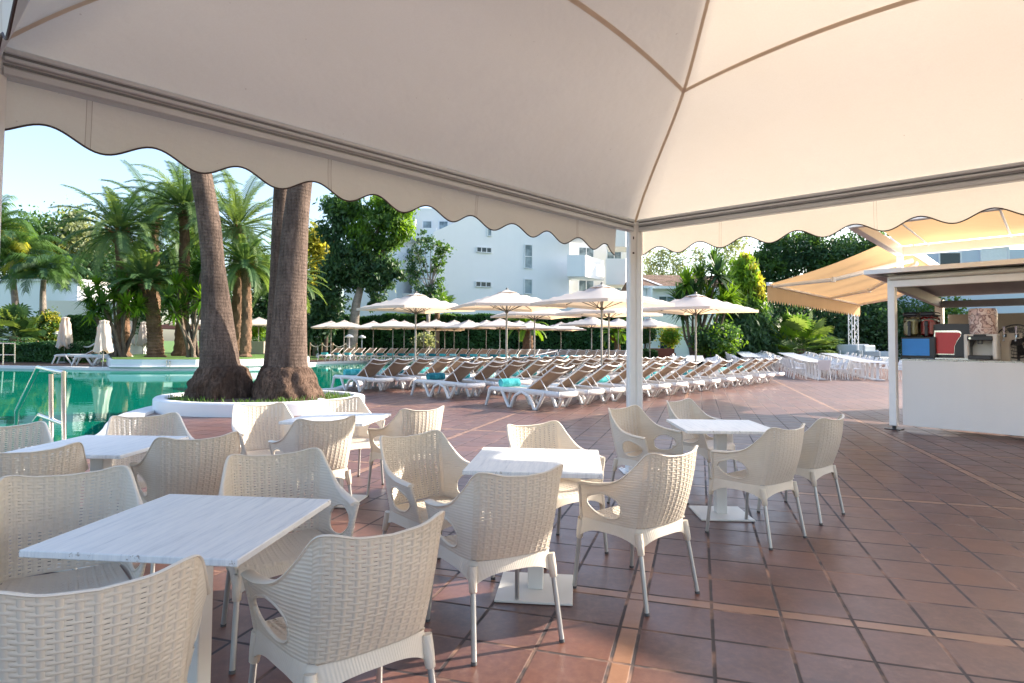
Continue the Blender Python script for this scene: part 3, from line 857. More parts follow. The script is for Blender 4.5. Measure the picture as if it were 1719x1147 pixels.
for x, mm in ((-.125, M_PALE), (.125, M_REDD)):
    tank = part(sl_, "tank", M_CLEAR, lambda b: b.box((x, .0, .56), (.225, .36, .36), M, .05))
    part(tank, "drink", mm, lambda b: b.box((x, .0, .53), (.200, .33, .28), M, .045))
    part(tank, "tap", M_BLACK, lambda b: (b.box((x, -.21, .47), (.045, .06, .16), M, .01), b.box((x, -.215, .60), (.055, .05, .10), M, .015), b.box((x, -.22, .54), (.03, .04, .10), M, .006)))
    part(tank, "lid", M_BLACK, lambda b: b.box((x, .0, .765), (.235, .40, .075), M, .03))
M = KMAT(.815, .42)
cof = thing("coffee_machine", "coffee machine with big red side panel inside a curved black frame", "coffee machine", KM(.815,.42,1.208), wb=True)
Mv = M @ Matrix.Rotation(R(90), 4, 'X')
outl = [(-.32, .06), (.20, .06), (.20, .20), (.23, .30), (.30, .40), (.32, .48), (.29, .555), (.22, .59), (-.20, .60), (-.32, .58)]
inl = [(-.30, .10), (.02, .10), (.03, .24), (.07, .34), (.13, .42), (.145, .47), (.11, .50), (-.30, .505)]
trim = [(-.30, .085), (.07, .085), (.08, .24), (.12, .33), (.19, .42), (.205, .48), (.18, .515), (.13, .53), (-.30, .53)]
inl = [((x + .30) * .80 - .28, (z - .10) * .88 + .10) for x, z in inl]; trim = [((x + .30) * .76 - .30, (z - .085) * .90 + .085) for x, z in trim]
part(cof, "frame", M_BLACK, lambda b: (b.prism(outl, -.22, .22, Mv), b.box((0, 0, .035), (.5, .40, .07), M, .01)))
part(cof, "trim", M_CHROME, lambda b: b.prism(trim, .22, .226, Mv)); part(cof, "side_panel", M_RED, lambda b: b.prism(inl, .226, .234, Mv))
part(cof, "drip_tray", M_STEEL, lambda b: b.box((.04, -.27, .02), (.62, .12, .035), M, .006))
M = KMAT(1.165, .30)
def m_print():
    m, nt, bs = new_mat("printed_canister"); co = coords(nt)
    n = noise(co, 9, 2, .4); v = voronoi(co, 7)
    c = ramp(n, [(.40, (0.62, 0.44, 0.38)), (.47, (0.16, 0.07, 0.07)), (.50, (0.60, 0.45, 0.40)), (.56, (0.72, 0.60, 0.56)), (.60, (0.25, 0.12, 0.12)), (.63, (0.64, 0.46, 0.40))])
    put(c, bs.inputs['Base Color']); bs.inputs['Roughness'].default_value = .35; return m
M_PRINT = m_print(); M_WPLAST = simple("white_plastic_casing", (0.66, 0.62, 0.57), .35)
dis = thing("canister_dispenser", "white drink dispenser topped by a pinkish patterned round canister", "drink dispenser", KM(1.165,.30,1.208), wb=True)
part(dis, "canister", M_PRINT, lambda b: b.lathe([(.0, .42), (.185, .42), (.19, .50), (.19, .76), (.180, .82), (.165, .835), (0, .838)], (0, 0, 0), 28, M), 50)
part(dis, "casing", M_WPLAST, lambda b: (b.box((-.185, -.02, .22), (.06, .38, .40), M, .012), b.box((.185, -.02, .22), (.06, .38, .40), M, .012), b.box((0, .10, .22), (.32, .14, .40), M), b.box((0, -.0, .39), (.32, .3, .06), M)))
part(dis, "control_panel", M_BLACK, lambda b: (b.box((0, -.225, .355), (.33, .02, .07), M, .008), b.box((0, -.222, .398), (.17, .022, .03), M, .012)))
part(dis, "drip_tray", M_BLACK, lambda b: b.box((0, -.20, .05), (.30, .16, .07), M, .01))
part(dis, "spout", M_BLACK, lambda b: (b.box((-.025, -.20, .30), (.01, .05, .06), M), b.box((.025, -.20, .30), (.01, .05, .06), M), b.box((0, -.20, .268), (.06, .05, .012), M)))
part(dis, "dial", M_CHROME, lambda b: b.lathe([(0, 0), (.022, 0), (.018, .012), (0, .012)], (0, 0, 0), 12, M @ Matrix.Translation((-.125, -.236, .355)) @ Matrix.Rotation(R(90), 4, 'X')))
M = KMAT(1.44, .36)
tap = thing("beer_tap_tower", "beige beer tower with three chrome taps at the counter's right end", "beer tap", KM(1.44,.36,1.208), wb=True)
Mv = M @ Matrix.Rotation(R(90), 4, 'X')
part(tap, "column", M_KWALL, lambda b: b.prism([(-.055, 0), (.055, 0), (.05, .26), (.07, .33), (.20, .36), (.20, .44), (-.20, .44), (-.20, .36), (-.07, .33), (-.05, .26)], -.05, .05, Mv), 30)
for x in (-.15, 0, .15):
    t = part(tap, "tap", M_CHROME, lambda b: (b.tube([M @ Vector((x, -.05, .40)), M @ Vector((x, -.12, .40)), M @ Vector((x, -.13, .31))], .014, 8), b.tube([M @ Vector((x, -.10, .41)), M @ Vector((x, -.105, .47)), M @ Vector((x, -.11, .54))], [.010, .012, .020], 8)), 60)
    part(t, "badge", M_BLACK, lambda b: b.box((x, -.054, .40), (.05, .008, .05), M, .002))
def fan(lab, M, r0):
    f = thing("electric_fan", lab, "fan", M.to_translation(), group="black fans in the kiosk", wb=True)
    b = MB()
    for rr in (1, .8, .6, .4): b.tube([M @ Vector((r0 * rr * math.cos(a), -.06 * (1 - rr * .6) , r0 * rr * math.sin(a))) for a in [2 * math.pi * k / 28 for k in range(29)]], .006 if rr < 1 else .012, 5)
    for k in range(36):
        a = 2 * math.pi * k / 36; b.tube([M @ Vector((0, -.06, 0)), M @ Vector((r0 * .6 * math.cos(a), -.05, r0 * .6 * math.sin(a))), M @ Vector((r0 * math.cos(a), -.0, r0 * math.sin(a)))], .003, 4)
    b.build("cage", M_BLACK, f)
    for k in range(4):
        a = 2 * math.pi * k / 4 + .3; ca, sa = math.cos(a), math.sin(a)
        b = MB(); b.quad(*[M @ Vector((x * ca - z * sa, .03 + y, x * sa + z * ca)) for x, y, z in ((.03, 0, -.02), (r0 * .85, .03, -r0 * .28), (r0 * .9, -.02, r0 * .2), (.03, 0, .04))]); b.build("blade", M_BLACK, f)
    b = MB(); b.lathe([(0, -.10), (.06, -.10), (.075, .0), (.06, .12), (0, .14)], (0, 0, 0), 14, M @ Matrix.Rotation(R(-90), 4, 'X')); b.build("motor", M_BLACK, f, smooth=50)
    return f
f1 = fan("large black caged fan standing behind the beer taps", KMAT(1.50, .80, 1.52), .27)
b = MB(); Mm = KMAT(1.50, .92, 0); b.tube([Mm @ Vector((0, 0, 0.03)), Mm @ Vector((0, 0, 1.5))], .02, 8); b.lathe([(.2, 0), (.2, .02), (.03, .05)], (0, 0, 0), 16, Mm); b.build("stand", M_BLACK, f1)
fan("black caged fan mounted on the kiosk's back wall at the right edge", Matrix.Translation(KM(2.35, 5.25, 2.05)) @ Matrix.Rotation(math.atan2(E1.y, E1.x), 4, 'Z'), .42)
# ================================================================ sun loungers, towels, parasols
M_LW = simple("white_lounger_resin", (0.74, 0.73, 0.72), 0.35, var=.06)
def m_sling():
    m, nt, bs = new_mat("taupe_sling_mesh"); co = coords(nt)
    n = noise(co, 3, 4); f = noise(co, 120, 2)
    c = mixc(n, (0.25, 0.185, 0.14), (0.31, 0.235, 0.18)); c = mixc(ramp(f, [(.35, 0), (.7, .35)]), c, (0.20, .145, .11))
    put(c, bs.inputs['Base Color']); bs.inputs['Roughness'].default_value = .7
    add_translucent(nt, bs, (0.30, .2, .12), .10); return m
M_SLING = m_sling()
M_BEDSLING = simple("pale_sling_mesh", (0.50, 0.45, 0.40), .7, var=.1, scale=40)
def lounger_proto():
    r = thing("sun_lounger", "x", "sun lounger", group="white sun loungers with taupe slings round the pool")
    b = MB(); rz = .355
    for x in (-.32, .32):
        pts = [(x, .0, rz - .03), (x, .06, rz), (x, .9, rz + .005), (x, 1.5, rz - .01), (x * .98, 1.75, rz - .02), (x * .85, 1.90, rz - .02)]
        b.tube(pts, [.026, .030, .032, .034, .034, .030], 8, flat=1.7)
    arc = [(.32 * math.cos(a), 1.82 + .10 * math.sin(a), rz - .03) for a in [math.pi * k / 10 for k in range(11)]]
    b.tube(arc, .036, 8, flat=1.6)
    b.tube([(-.32, .01, rz - .02), (.32, .01, rz - .02)], .024, 8); b.tube([(-.32, .98, rz), (.32, .98, rz)], .018, 6)
    b.build("frame", M_LW, r, smooth=50)
    for x in (-.335, .335):
        b = MB(); b.tube([(x, .05, rz), (x, .0, .20), (x * 1.02, -.07, .0)], [.040, .034, .028], 8, flat=1.0); b.build("leg", M_LW, r, smooth=50)
        b = MB(); p = [(.38, .36), (.50, .17), (.59, .02), (.66, .015), (.70, .12), (.79, .26), (.97, .335), (1.15, .26), (1.25, .12), (1.29, .015), (1.37, .02), (1.46, .17), (1.58, .36)]
        b.tube([(x, y, z) for y, z in p], .040, 8, flat=.80); b.build("arched_leg", M_LW, r, smooth=60)
    b = MB(); rows = []
    for i in range(13):
        y = lerp(.03, 1.02, i / 12); rows.append([(lerp(-.30, .30, j / 6), y, rz + .028 - .03 * math.sin(math.pi * j / 6) * math.sin(math.pi * i / 12)) for j in range(7)])
    b.rings(rows, closed=False, caps=False); b.build("seat_sling", M_BEDSLING, r, smooth=60)
    ang = R(33); L = .93; h = Vector((0, 1.02, rz + .02)); d = Vector((0, math.cos(ang), math.sin(ang)))
    b = MB()
    for x in (-.29, .29): b.tube([h + Vector((x, 0, 0)), h + d * L * .8 + Vector((x, 0, 0)), h + d * L + Vector((x, .0, .0))], .017, 7)
    for k in (.80, 1.0):
        n_ = Vector((0, -math.sin(ang), math.cos(ang)))
        b.tube([h + d * L * k - n_ * .055 * math.sin(math.pi * i / 8) + Vector((lerp(-.29, .29, i / 8), 0, 0)) for i in range(9)], .016, 7)
    bo = b.build("backrest", M_LW, r, smooth=60)
    b = MB(); n_ = Vector((0, -math.sin(ang), math.cos(ang))); rows = []
    for i in range(9):
        k = lerp(.01, .97, i / 8); rows.append([h + d * L * k - n_ * (.035 * math.sin(math.pi * j / 6)) + Vector((lerp(-.285, .285, j / 6), 0, 0)) for j in range(7)])
    b.rings(rows, closed=False, caps=False); b.build("back_sling", M_SLING, bo, smooth=60)
    for x in (-.27, .27):
        b = MB(); b.tube([h + d * L * .48 + Vector((x, 0, 0)), (x * 1.1, 1.62, rz - .0)], .011, 6); b.build("strut", M_LW, r, smooth=60)
    return r
LS = 1.08
lproto = lounger_proto(); lfirst = [True]
AX = Vector((.74, -.67, 0)).normalized(); AF = Vector((.67, .74, 0)).normalized()
LOUNGERS = []                                            # (row name, index, foot origin, yaw, axis)
def add_lounger(loc, ax, lab, z=0.0):
    ph = math.atan2(-ax.x, ax.y)
    o = place(lproto, lfirst[0], (loc.x, loc.y, z), ph, lab); lfirst[0] = False
    o.scale = (LS,) * 3; LOUNGERS.append(o); return o
def rowpoints(px, fn): return [gp(x, fn(x)) for x in px]
r1 = [933, 977, 1013, 1056, 1090, 1121, 1149, 1176, 1203, 1232, 1254, 1272, 1288]
r1y = lambda x: interp([933, 1013, 1142, 1288], [684.6, 675.6, 661.8, 642], x)
ROWS = []
pts = [gp(x, r1y(x)) for x in r1]
ROWS.append(("front", pts))
p0 = gp(787, 666.7); ROWS.append(("middle", [p0 + AF * s for s in (0, .98, 1.87, 2.83, 3.68, 4.6, 5.4, 6.3, 7.1, 8.0, 8.8, 9.7, 10.5, 11.4)]))
p0 = gp(639, 656); ROWS.append(("poolside", [p0 + AF * s for s in (0, .82, 1.62, 2.5, 3.3, 4.2, 5.0, 5.9, 6.7, 7.6, 8.4, 9.3, 10.1, 11.0, 11.8, 12.7, 13.5)]))
rng = random.Random(3)
towel_spots = []
for nm, pts in ROWS:
    for i, p in enumerate(pts):
        a = R(rng.uniform(-2.5, 2.5)); ax = Matrix.Rotation(a, 3, 'Z') @ AX; fa = Matrix.Rotation(a, 3, 'Z') @ AF
        o = p - (ax * 1.31 + fa * .32) * LS
        lo = {"front": "front row, taupe back to the viewer", "middle": "middle row, taupe back to the viewer", "poolside": "row along the pool edge"}[nm]
        add_lounger(o, ax, "%s sun lounger from the left in the %s" % (ORD[i], lo))
        towel_spots.append((nm, i, o, ax))
nfar = 30
for i in range(nfar):
    t = i / (nfar - 1); px = lerp(541, 1046, t ** .96); Y = lerp(46.5, 37.0, t); g = at(px, 600, Y)
    ax = Vector((.43 + rng.uniform(-.03, .03), .9, 0)).normalized(); o = Vector((g.x, g.y, 0))
    add_lounger(o, ax, "%s sun lounger from the left in the far row across the pool" % (ORD[i] if i < len(ORD) else ("last" if i == nfar - 1 else "last but one")), .10 * t)
    towel_spots.append(("far", i, o + Vector((0, 0, .10 * t)), ax))
# two loungers on the left-hand pool deck
la = Vector((.93, .37, 0)).normalized()
for i, (px, py) in enumerate(((95, 611), (128, 613.5))):
    o = gp(px, py); add_lounger(o, la, ["sunlit white lounger on the left pool deck beside the closed parasols, nearer the hedge", "sunlit white lounger on the left pool deck, nearest the water's edge"][i])
    LOUNGERS[-1].scale = (1.4,) * 3; towel_spots.append(("left", i, o, la))
# ---- towels
def m_towel(name, a, c):
    m, nt, bs = new_mat(name); co = coords(nt); n = noise(co, 7, 4, .7); s = noise(co, 14, 3)
    put(mixc(ramp(n, [(.40, 0), (.58, 1)]), a, c), bs.inputs['Base Color']); bs.inputs['Roughness'].default_value = .95; bump(s, bs, .6, .01); return m
M_TW = [m_towel("turquoise_towel", (0.01, 0.27, 0.30), (0.10, 0.52, 0.56)), m_towel("dark_teal_towel", (0.0, 0.10, 0.14), (0.02, 0.22, 0.26)), m_towel("pale_aqua_towel", (0.10, 0.45, 0.48), (0.42, 0.68, 0.70))]
def towel_mesh(m):
    b = MB(); rr = []
    for i in range(9):
        x = lerp(-.25, .25, i / 8); e = 1 - .10 * abs(x / .25) ** 3
        rr.append([Vector((x, .105 * e * math.cos(a) * (1 + .06 * math.sin(2 * a + x * 9)), .105 + .100 * e * math.sin(a))) for a in [2 * math.pi * k / 14 for k in range(14)]])
    b.rings(rr); b.tube([(-.252, .075 * math.cos(t) * (1 - t / 16), .105 + .075 * math.sin(t) * (1 - t / 16)) for t in [k * .6 for k in range(22)]], .007, 4)
    me = b.mesh("rolled_towel", 50); me.materials.append(m); return me
TWM = [towel_mesh(m) for m in M_TW]; TWN = ["turquoise", "dark teal", "pale aqua"]
skip = {("front", 1), ("front", 4), ("front", 7), ("front", 9), ("front", 11), ("middle", 5), ("middle", 8), ("middle", 11), ("poolside", 7), ("poolside", 10), ("poolside", 13)}
tpos = {("front", 0): .30, ("front", 2): .85, ("middle", 0): .45, ("poolside", 0): .42}
for k, (nm, i, o, ax) in enumerate(towel_spots):
    if (nm, i) in skip or (nm == 'far' and i > 24): continue
    c = (k * 7 + i) % 3 if nm != 'far' else (i % 2) * 1 if i < 9 else (2, 1, 0)[i % 3]
    if nm == 'left': c = 0
    y = tpos.get((nm, i), rng.uniform(.45, .85) if nm != 'far' else .22)
    t = link("rolled_towel", TWM[c]); p = o + ax * y * LS
    t.location = (p.x, p.y, p.z + .380 * LS); t.rotation_euler = (0, 0, math.atan2(-ax.x, ax.y) + R(rng.uniform(-14, 14)))
    ln = {"front": "front row", "middle": "middle row", "poolside": "row along the pool edge", "far": "far row across the pool", "left": "left pool deck"}[nm]
    tag(t, "%s rolled towel lying on the %s lounger of the %s" % (TWN[c], ORD[i] if i < len(ORD) else "last", ln), "towel", "rolled towels on the sun loungers")
# ---- parasols
def m_parasol():
    m, nt, bs = new_mat("offwhite_parasol_fabric"); co = coords(nt)
    n = noise(co, 2, 4); put(mixc(n, (0.70, 0.67, 0.64), (0.78, 0.75, 0.72)), bs.inputs['Base Color']); bs.inputs['Roughness'].default_value = .85
    bs.inputs['Specular IOR Level'].default_value = .2
    add_translucent(nt, bs, (0.80, 0.58, 0.36), .38); bump(noise(co, 4, 3), bs, .2, .02); return m
M_PARA = m_parasol(); M_POLE = simple("grey_parasol_pole", (0.30, 0.29, 0.28), .4, metal=.4); M_RIB = simple("dark_parasol_rib", (0.10, 0.095, 0.09), .5)
M_STONE = simple("grey_stone_base", (0.28, 0.27, 0.26), .8, bmp=.3)
def parasol_proto():
    r = thing("parasol", "x", "parasol", group="square off-white parasols over the sun loungers")
    b = MB(); hs = 1.5; ze, zt = 2.66, 3.16
    def P(u, v):
        m_ = max(abs(u), abs(v)); sag = -.05 * (1 - abs(abs(u) - abs(v)) / max(m_, 1e-6)) * 0
        e = min(abs(u), abs(v)) / max(m_, 1e-6)
        return Vector((u * hs, v * hs, lerp(zt, ze, m_) - .045 * math.sin(math.pi * m_) * (1 - e) - .03 * m_ * m_ * e))
    N = 12
    b.rings([[P(lerp(-1, 1, i / N), lerp(-1, 1, j / N)) for i in range(N + 1)] for j in range(N + 1)], closed=False, caps=False)
    for k in range(4):
        a = R(90 * k); ca, sa = math.cos(a), math.sin(a)
        rt = lambda u, z: Vector((u * ca - hs * sa, u * sa + hs * ca, z))
        b.rings([[rt(lerp(-hs, hs, i / N), ze - .045 * 0 + (-.03 * (abs(lerp(-1, 1, i / N)))) - dz) for i in range(N + 1)] for dz in (0, .09)], closed=False, caps=False)
    co = b.build("canopy", M_PARA, r, smooth=35)
    b = MB(); b.rings([[Vector((x * s, y * s, z)) for x, y in ((-1, -1), (1, -1), (1, 1), (-1, 1))] for s, z in ((.27, 3.085), (.14, 3.135), (.02, 3.185))]); b.build("vent_cap", M_PARA, co)
    b = MB(); b.lathe([(.05, 3.2), (.03, 3.24), (.0, 3.26)], (0, 0, 0), 10); b.build("finial", M_RIB, co)
    b = MB(); b.tube([(0, 0, .05), (0, 0, 3.16)], .032, 10); b.build("pole", M_POLE, r, smooth=60)
    b = MB(); b.lathe([(.055, 2.42), (.055, 2.50), (.04, 2.52)], (0, 0, 0), 10); b.build("hub", M_RIB, r)
    for k in range(8):
        a = R(45 * k); e = hs * (1.40 if k % 2 else 1.0) * .97
        c, s = math.cos(a), math.sin(a)
        b = MB(); b.tube([(c * .05, s * .05, 3.12), (c * e * .5, s * e * .5, lerp(3.12, 2.63, .5) - (.02 if k % 2 else .05)), (c * e, s * e, 2.62 if k % 2 else 2.645)], .014, 5)
        b.tube([(c * .05, s * .05, 2.46), (c * e * .52, s * e * .52, 2.84 if k % 2 else 2.82)], .012, 5); b.build("rib", M_RIB, r)
    b = MB(); b.box((0, 0, .04), (.62, .62, .08), None, .015); b.tube([(0, 0, .08), (0, 0, .35)], .045, 10); b.build("base", M_STONE, r)
    return r
par = parasol_proto()
PAR = [(697, 22.0, 44, 0, "big off-white parasol nearest the palm planter"),
       (850, 20.4, 20, 0, "big off-white parasol standing between its two large neighbours left of the post"),
       (1010, 18.3, 41, 0, "big off-white parasol just left of the marquee's corner post, nearest of the row"),
       (1168, 21.4, 40, 0, "off-white parasol right of the corner post, in front of the yucca"),
       (897, 27.0, 22, 0, "parasol half hidden behind the two large ones, its right half sunlit"),
       (1022, 24.6, 42, 0, "parasol directly behind the one nearest the corner post"),
       (993, 40.0, 45, 0, "small far parasol seen just below the large one nearest the post"),
       (1038, 43.0, 30, 0, "far parasol mostly hidden by the corner post's left edge"),
       (1091, 42.0, 44, 0, "far parasol just right of the corner post before the balconied house")]
for i, (px, Y, a, dz, lab) in enumerate(PAR):
    g = at(px, 600, Y); place(par, i == 0, (g.x, g.y, 0), R(a), lab)
FP = [(555, 536), (577, 534.8), (626, 533.8), (659, 533), (678, 533.8), (711, 535), (731, 534), (746, 537), (762, 535), (786, 533), (816, 535), (838.7, 531), (871, 535), (890, 534), (941.5, 536)]
for i, (px, ty) in enumerate(FP):
    hor = 573.5 + 37.5 + (px - 859.5) * .00785 - 34.6
    Y = min(52, max(38, 1.78 * 1040 / max(30, hor - ty))); g = at(px, 600, Y)
    place(par, False, (g.x, g.y, 0), R(rng.uniform(8, 32)), "%s from the left of the small white parasols in the far row before the hedge" % ORD[i], .92 + .05 * rng.random())
for i, (px, ty, Y) in enumerate(((321.5, 534, 47), (433, 526, 46), (444, 535, 50))):
    g = at(px, 600, Y); place(par, False, (g.x, g.y, 0.0), R(30 + 9 * i), ["white parasol behind the yucca trunks left of the big leaning palm trunk", "white parasol between the two slim date palms and the twin trunks", "lower white parasol partly behind the twin palm trunks"][i])
# closed parasols
def closed_proto():
    r = thing("closed_parasol", "x", "closed parasol", group="closed white parasols")
    b = MB(); rr = []
    for z, rad in ((2.72, .03), (2.66, .20), (2.52, .17), (2.3, .25), (1.7, .30), (1.2, .36), (.95, .40), (.90, .30)):
        rr.append([Vector((rad * (1 + .20 * math.sin(8 * a + z * 2)) * math.cos(a), rad * (1 + .20 * math.sin(8 * a + z * 2)) * math.sin(a), z + (.10 * math.sin(4 * a) if z < 1 else 0))) for a in [2 * math.pi * k / 32 for k in range(32)]])
    b.rings(rr[::-1], caps=False); b.build("folded_canopy", M_PARA, r, smooth=60)
    b = MB(); b.tube([(0, 0, 0), (0, 0, 2.75)], .03, 8); b.build("pole", M_POLE, r, smooth=60)
    b = MB(); b.box((0, 0, .04), (.55, .55, .08), None, .01); b.build("base", M_STONE, r)
    return r
clp = closed_proto()
for i, (px, top, Y, lab) in enumerate(((108, 532, 38, "tall closed white parasol beside the left pool deck loungers, nearer the left edge"), (173, 537, 31.6, "closed white parasol right of the left pool deck loungers, reflected in the water"),
        (239, 540, 52, "small distant closed parasol between yucca and leaning palm"), (216, 538, 50, "distant closed parasol seen through the left yucca's stems"))):
    g = at(px, 600, Y); t = at(px, top, Y); o = place(clp, i == 0, (g.x, g.y, 0), R(17 * i), lab); o.scale = (1.0, 1.0, t.z / 2.73)
# ================================================================ planter with three palm trunks, handrails, raised lawn
def m_soil():
    m, nt, bs = new_mat("planter_soil"); co = coords(nt); n = noise(co, 6, 6, .7)
    put(mixc(n, (0.05, 0.035, 0.025), (0.16, 0.11, 0.075)), bs.inputs['Base Color']); bs.inputs['Roughness'].default_value = .95; bump(n, bs, 1, .05); return m
M_SOIL = m_soil()
pl = [gp(*p) for p in ((271, 700), (300, 702), (360, 703), (430, 702), (520, 696), (585, 684), (607, 668))]
PC = Vector((-5.38, 13.35, 0))
plt_ = thing("planter", "low round white walled planter holding three huge palm trunks and tufts of grass", "planter", PC, wb=True)
pr_x, pr_y = 2.16, 1.72
def ell(f, a): return PC + Vector((pr_x * f * math.cos(a) * (1 + .03 * math.sin(3 * a)), pr_y * f * math.sin(a), 0))
b = MB(); rings = []
for k in range(49):
    a = 2 * math.pi * k / 48
    rings.append([ell(1, a) + Vector((0, 0, -.02)), ell(1, a) + Vector((0, 0, .23)), ell(.985, a) + Vector((0, 0, .26)), ell(.90, a) + Vector((0, 0, .26)), ell(.885, a) + Vector((0, 0, .22)), ell(.885, a) + Vector((0, 0, .05))])
b.rings(rings, closed=False, caps=False); b.build("wall", M_WHITEWALL, plt_, smooth=40)
b = MB(); rs = []
for f in (.89, .6, .3, .02): rs.append([ell(f, 2 * math.pi * k / 48) + Vector((0, 0, .19 + .06 * (1 - f) + .015 * math.sin(k * 3 + f * 9))) for k in range(48)])
b.rings(rs, caps=False); b.build("soil", M_SOIL, plt_, smooth=60)
def m_blade(name, ca, cb, tr=.3):
    m, nt, bs = new_mat(name); co = coords(nt); n = noise(co, .8, 3); n2 = noise(co, 6, 3)
    c = mixc(ramp(n, [(.35, 0), (.65, 1)]), ca, cb); c = mixc(ramp(n2, [(.4, 0), (.8, .4)]), c, tuple(v * 1.5 for v in cb))
    put(c, bs.inputs['Base Color']); bs.inputs['Roughness'].default_value = .55; bs.inputs['Specular IOR Level'].default_value = .35
    if tr: add_translucent(nt, bs, tuple(min(1, v * 2.0) * k for v, k in zip(cb, (1.15, 1.1, .6))), tr)
    return m
M_TUFT = m_blade("tuft_grass", (0.035, 0.085, 0.02), (0.08, 0.16, 0.03))
rg = random.Random(5); b = MB()
for i in range(1500):
    a = rg.uniform(0, 2 * math.pi); f = math.sqrt(rg.uniform(.35, .76)); 
    if math.sin(a * 5 + 1) + rg.uniform(-1, 1) < -.35: continue
    p = ell(f, a) + Vector((0, 0, .20)); h = rg.uniform(.04, .13); d = Vector((rg.uniform(-1, 1), rg.uniform(-1, 1), 0)).normalized(); q = Vector((-d.y, d.x, 0)) * rg.uniform(.006, .014)
    b.quad(p - q, p + q, p + q * .4 + d * h * .6 + Vector((0, 0, h)), p - q * .4 + d * h * .6 + Vector((0, 0, h)))
o = b.build("grass_tuft", M_TUFT, plt_); o['kind'] = 'stuff'
def m_bark(name, ca, cb, ring=26.0, rb=.8):
    m, nt, bs = new_mat(name); co = coords(nt); x, y, z = sep(co)
    w1 = noise(co, 2.5, 3); r_ = ((z * ring * 3.2 + w1 * 5).sin() * .5 + .5) * ramp(noise(co, 7, 3), [(.35, .2), (.65, 1)])
    v = noise(co, 5, 6, .75, (2.2, 2.2, .5)); f = noise(co, 30, 5, .7)
    c = mixc(v, ca, cb); c = mixc(ramp(noise(co, 9, 5, .75, (3, 3, .35)), [(.36, .6), (.5, 0)]), c, tuple(t * .45 for t in ca)); c = mixc(r_ * .35, c, tuple(t * .55 for t in ca)); c = mixc(ramp(f, [(.45, 0), (.8, .5)]), c, tuple(min(1, t * 1.5) for t in cb))
    big = noise(co, 1.1, 4); c = mixc(ramp(big, [(.45, 0), (.65, .6)]), c, tuple(t * .55 for t in ca))
    put(c, bs.inputs['Base Color']); bs.inputs['Roughness'].default_value = .9; bs.inputs['Specular IOR Level'].default_value = .15
    cr = ramp(noise(co, 9, 5, .75, (3, 3, .35)), [(.38, 0), (.5, 1)])
    bump(r_ * .35 + f * .35 + v * .5 + cr * .5, bs, rb, .03); return m
M_BARK = m_bark("washingtonia_bark", (0.085, 0.062, 0.054), (0.21, 0.155, 0.125))
M_ROOT = m_bark("fibrous_root_mass", (0.070, 0.044, 0.033), (0.20, 0.132, 0.098), 3.0, 1.0)
FROND_SEED = random.Random(11)
def frond(b, base, az, el, L, droop, n=26, ll=.42, wd=.03, vee=.5, curl=1.0, rr=.012):
    rg = FROND_SEED; pts = []; p = Vector(base); e = el
    for i in range(9):
        pts.append(p.copy()); d = Vector((math.cos(az) * math.cos(e), math.sin(az) * math.cos(e), math.sin(e)))
        p = p + d * (L / 8); e -= droop / 8 * (0.4 + 1.2 * i / 8)
    b.tube(pts, [rr * lerp(1.4, .3, i / 8) for i in range(9)], 3, caps=False)
    for i in range(n):
        t = lerp(.12, 1, i / (n - 1)); f = t * 8; k = min(7, int(f)); q = pts[k].lerp(pts[k + 1], f - k); d = (pts[k + 1] - pts[k]).normalized()
        sd = d.cross(Vector((0, 0, 1)));
        if sd.length < .05: sd = Vector((math.sin(az), -math.cos(az), 0))
        sd.normalize(); up = sd.cross(d)
        l = ll * math.sin(math.pi * min(1, .18 + t * .72)) ** .7 * rg.uniform(.85, 1.1)
        for sg in (-1, 1):
            dr = (sd * sg * 1.0 + d * lerp(.5, 1.1, t) + up * vee * rg.uniform(.5, 1.3)).normalized()
            m_ = q + dr * l * .55; tip = q + dr * l - Vector((0, 0, l * .28 * curl)); wv = d * wd
            b.quad(q - wv * .5, q + wv * .5, m_ + wv * .5, m_ - wv * .5); b.tri(m_ - wv * .5, m_ + wv * .5, tip)
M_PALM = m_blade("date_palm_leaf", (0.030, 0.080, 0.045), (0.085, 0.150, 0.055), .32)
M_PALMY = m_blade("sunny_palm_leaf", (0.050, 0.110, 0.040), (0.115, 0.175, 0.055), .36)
M_FAN = m_blade("fan_palm_leaf", (0.05, 0.10, 0.03), (0.13, 0.19, 0.05), .35)
def fanleaf(b, base, az, el, stalk, r0, n=18, rg=random):
    d = Vector((math.cos(az) * math.cos(el), math.sin(az) * math.cos(el), math.sin(el))); c = Vector(base) + d * stalk - Vector((0, 0, stalk * .12))
    b.tube([base, Vector(base).lerp(c, .5) + Vector((0, 0, .03)), c], .010, 3, caps=False)
    sd = d.cross(Vector((0, 0, 1))).normalized(); up = sd.cross(d)
    for i in range(n):
        a = lerp(-1.9, 1.9, i / (n - 1)); v = (d * math.cos(a) + sd * math.sin(a) + up * .15).normalized(); l = r0 * (1 - .12 * abs(a)) * rg.uniform(.9, 1.05)
        w_ = d.cross(v) if abs(a) < .1 else (sd * math.cos(a) - d * math.sin(a)); w_ = w_.normalized() * r0 * .075 if w_.length > 0 else sd * .02
        m_ = c + v * l * .6; tip = c + v * l - Vector((0, 0, l * .22))
        b.quad(c, m_ - w_, m_ + w_, c); b.tri(m_ - w_, m_ + w_, tip)
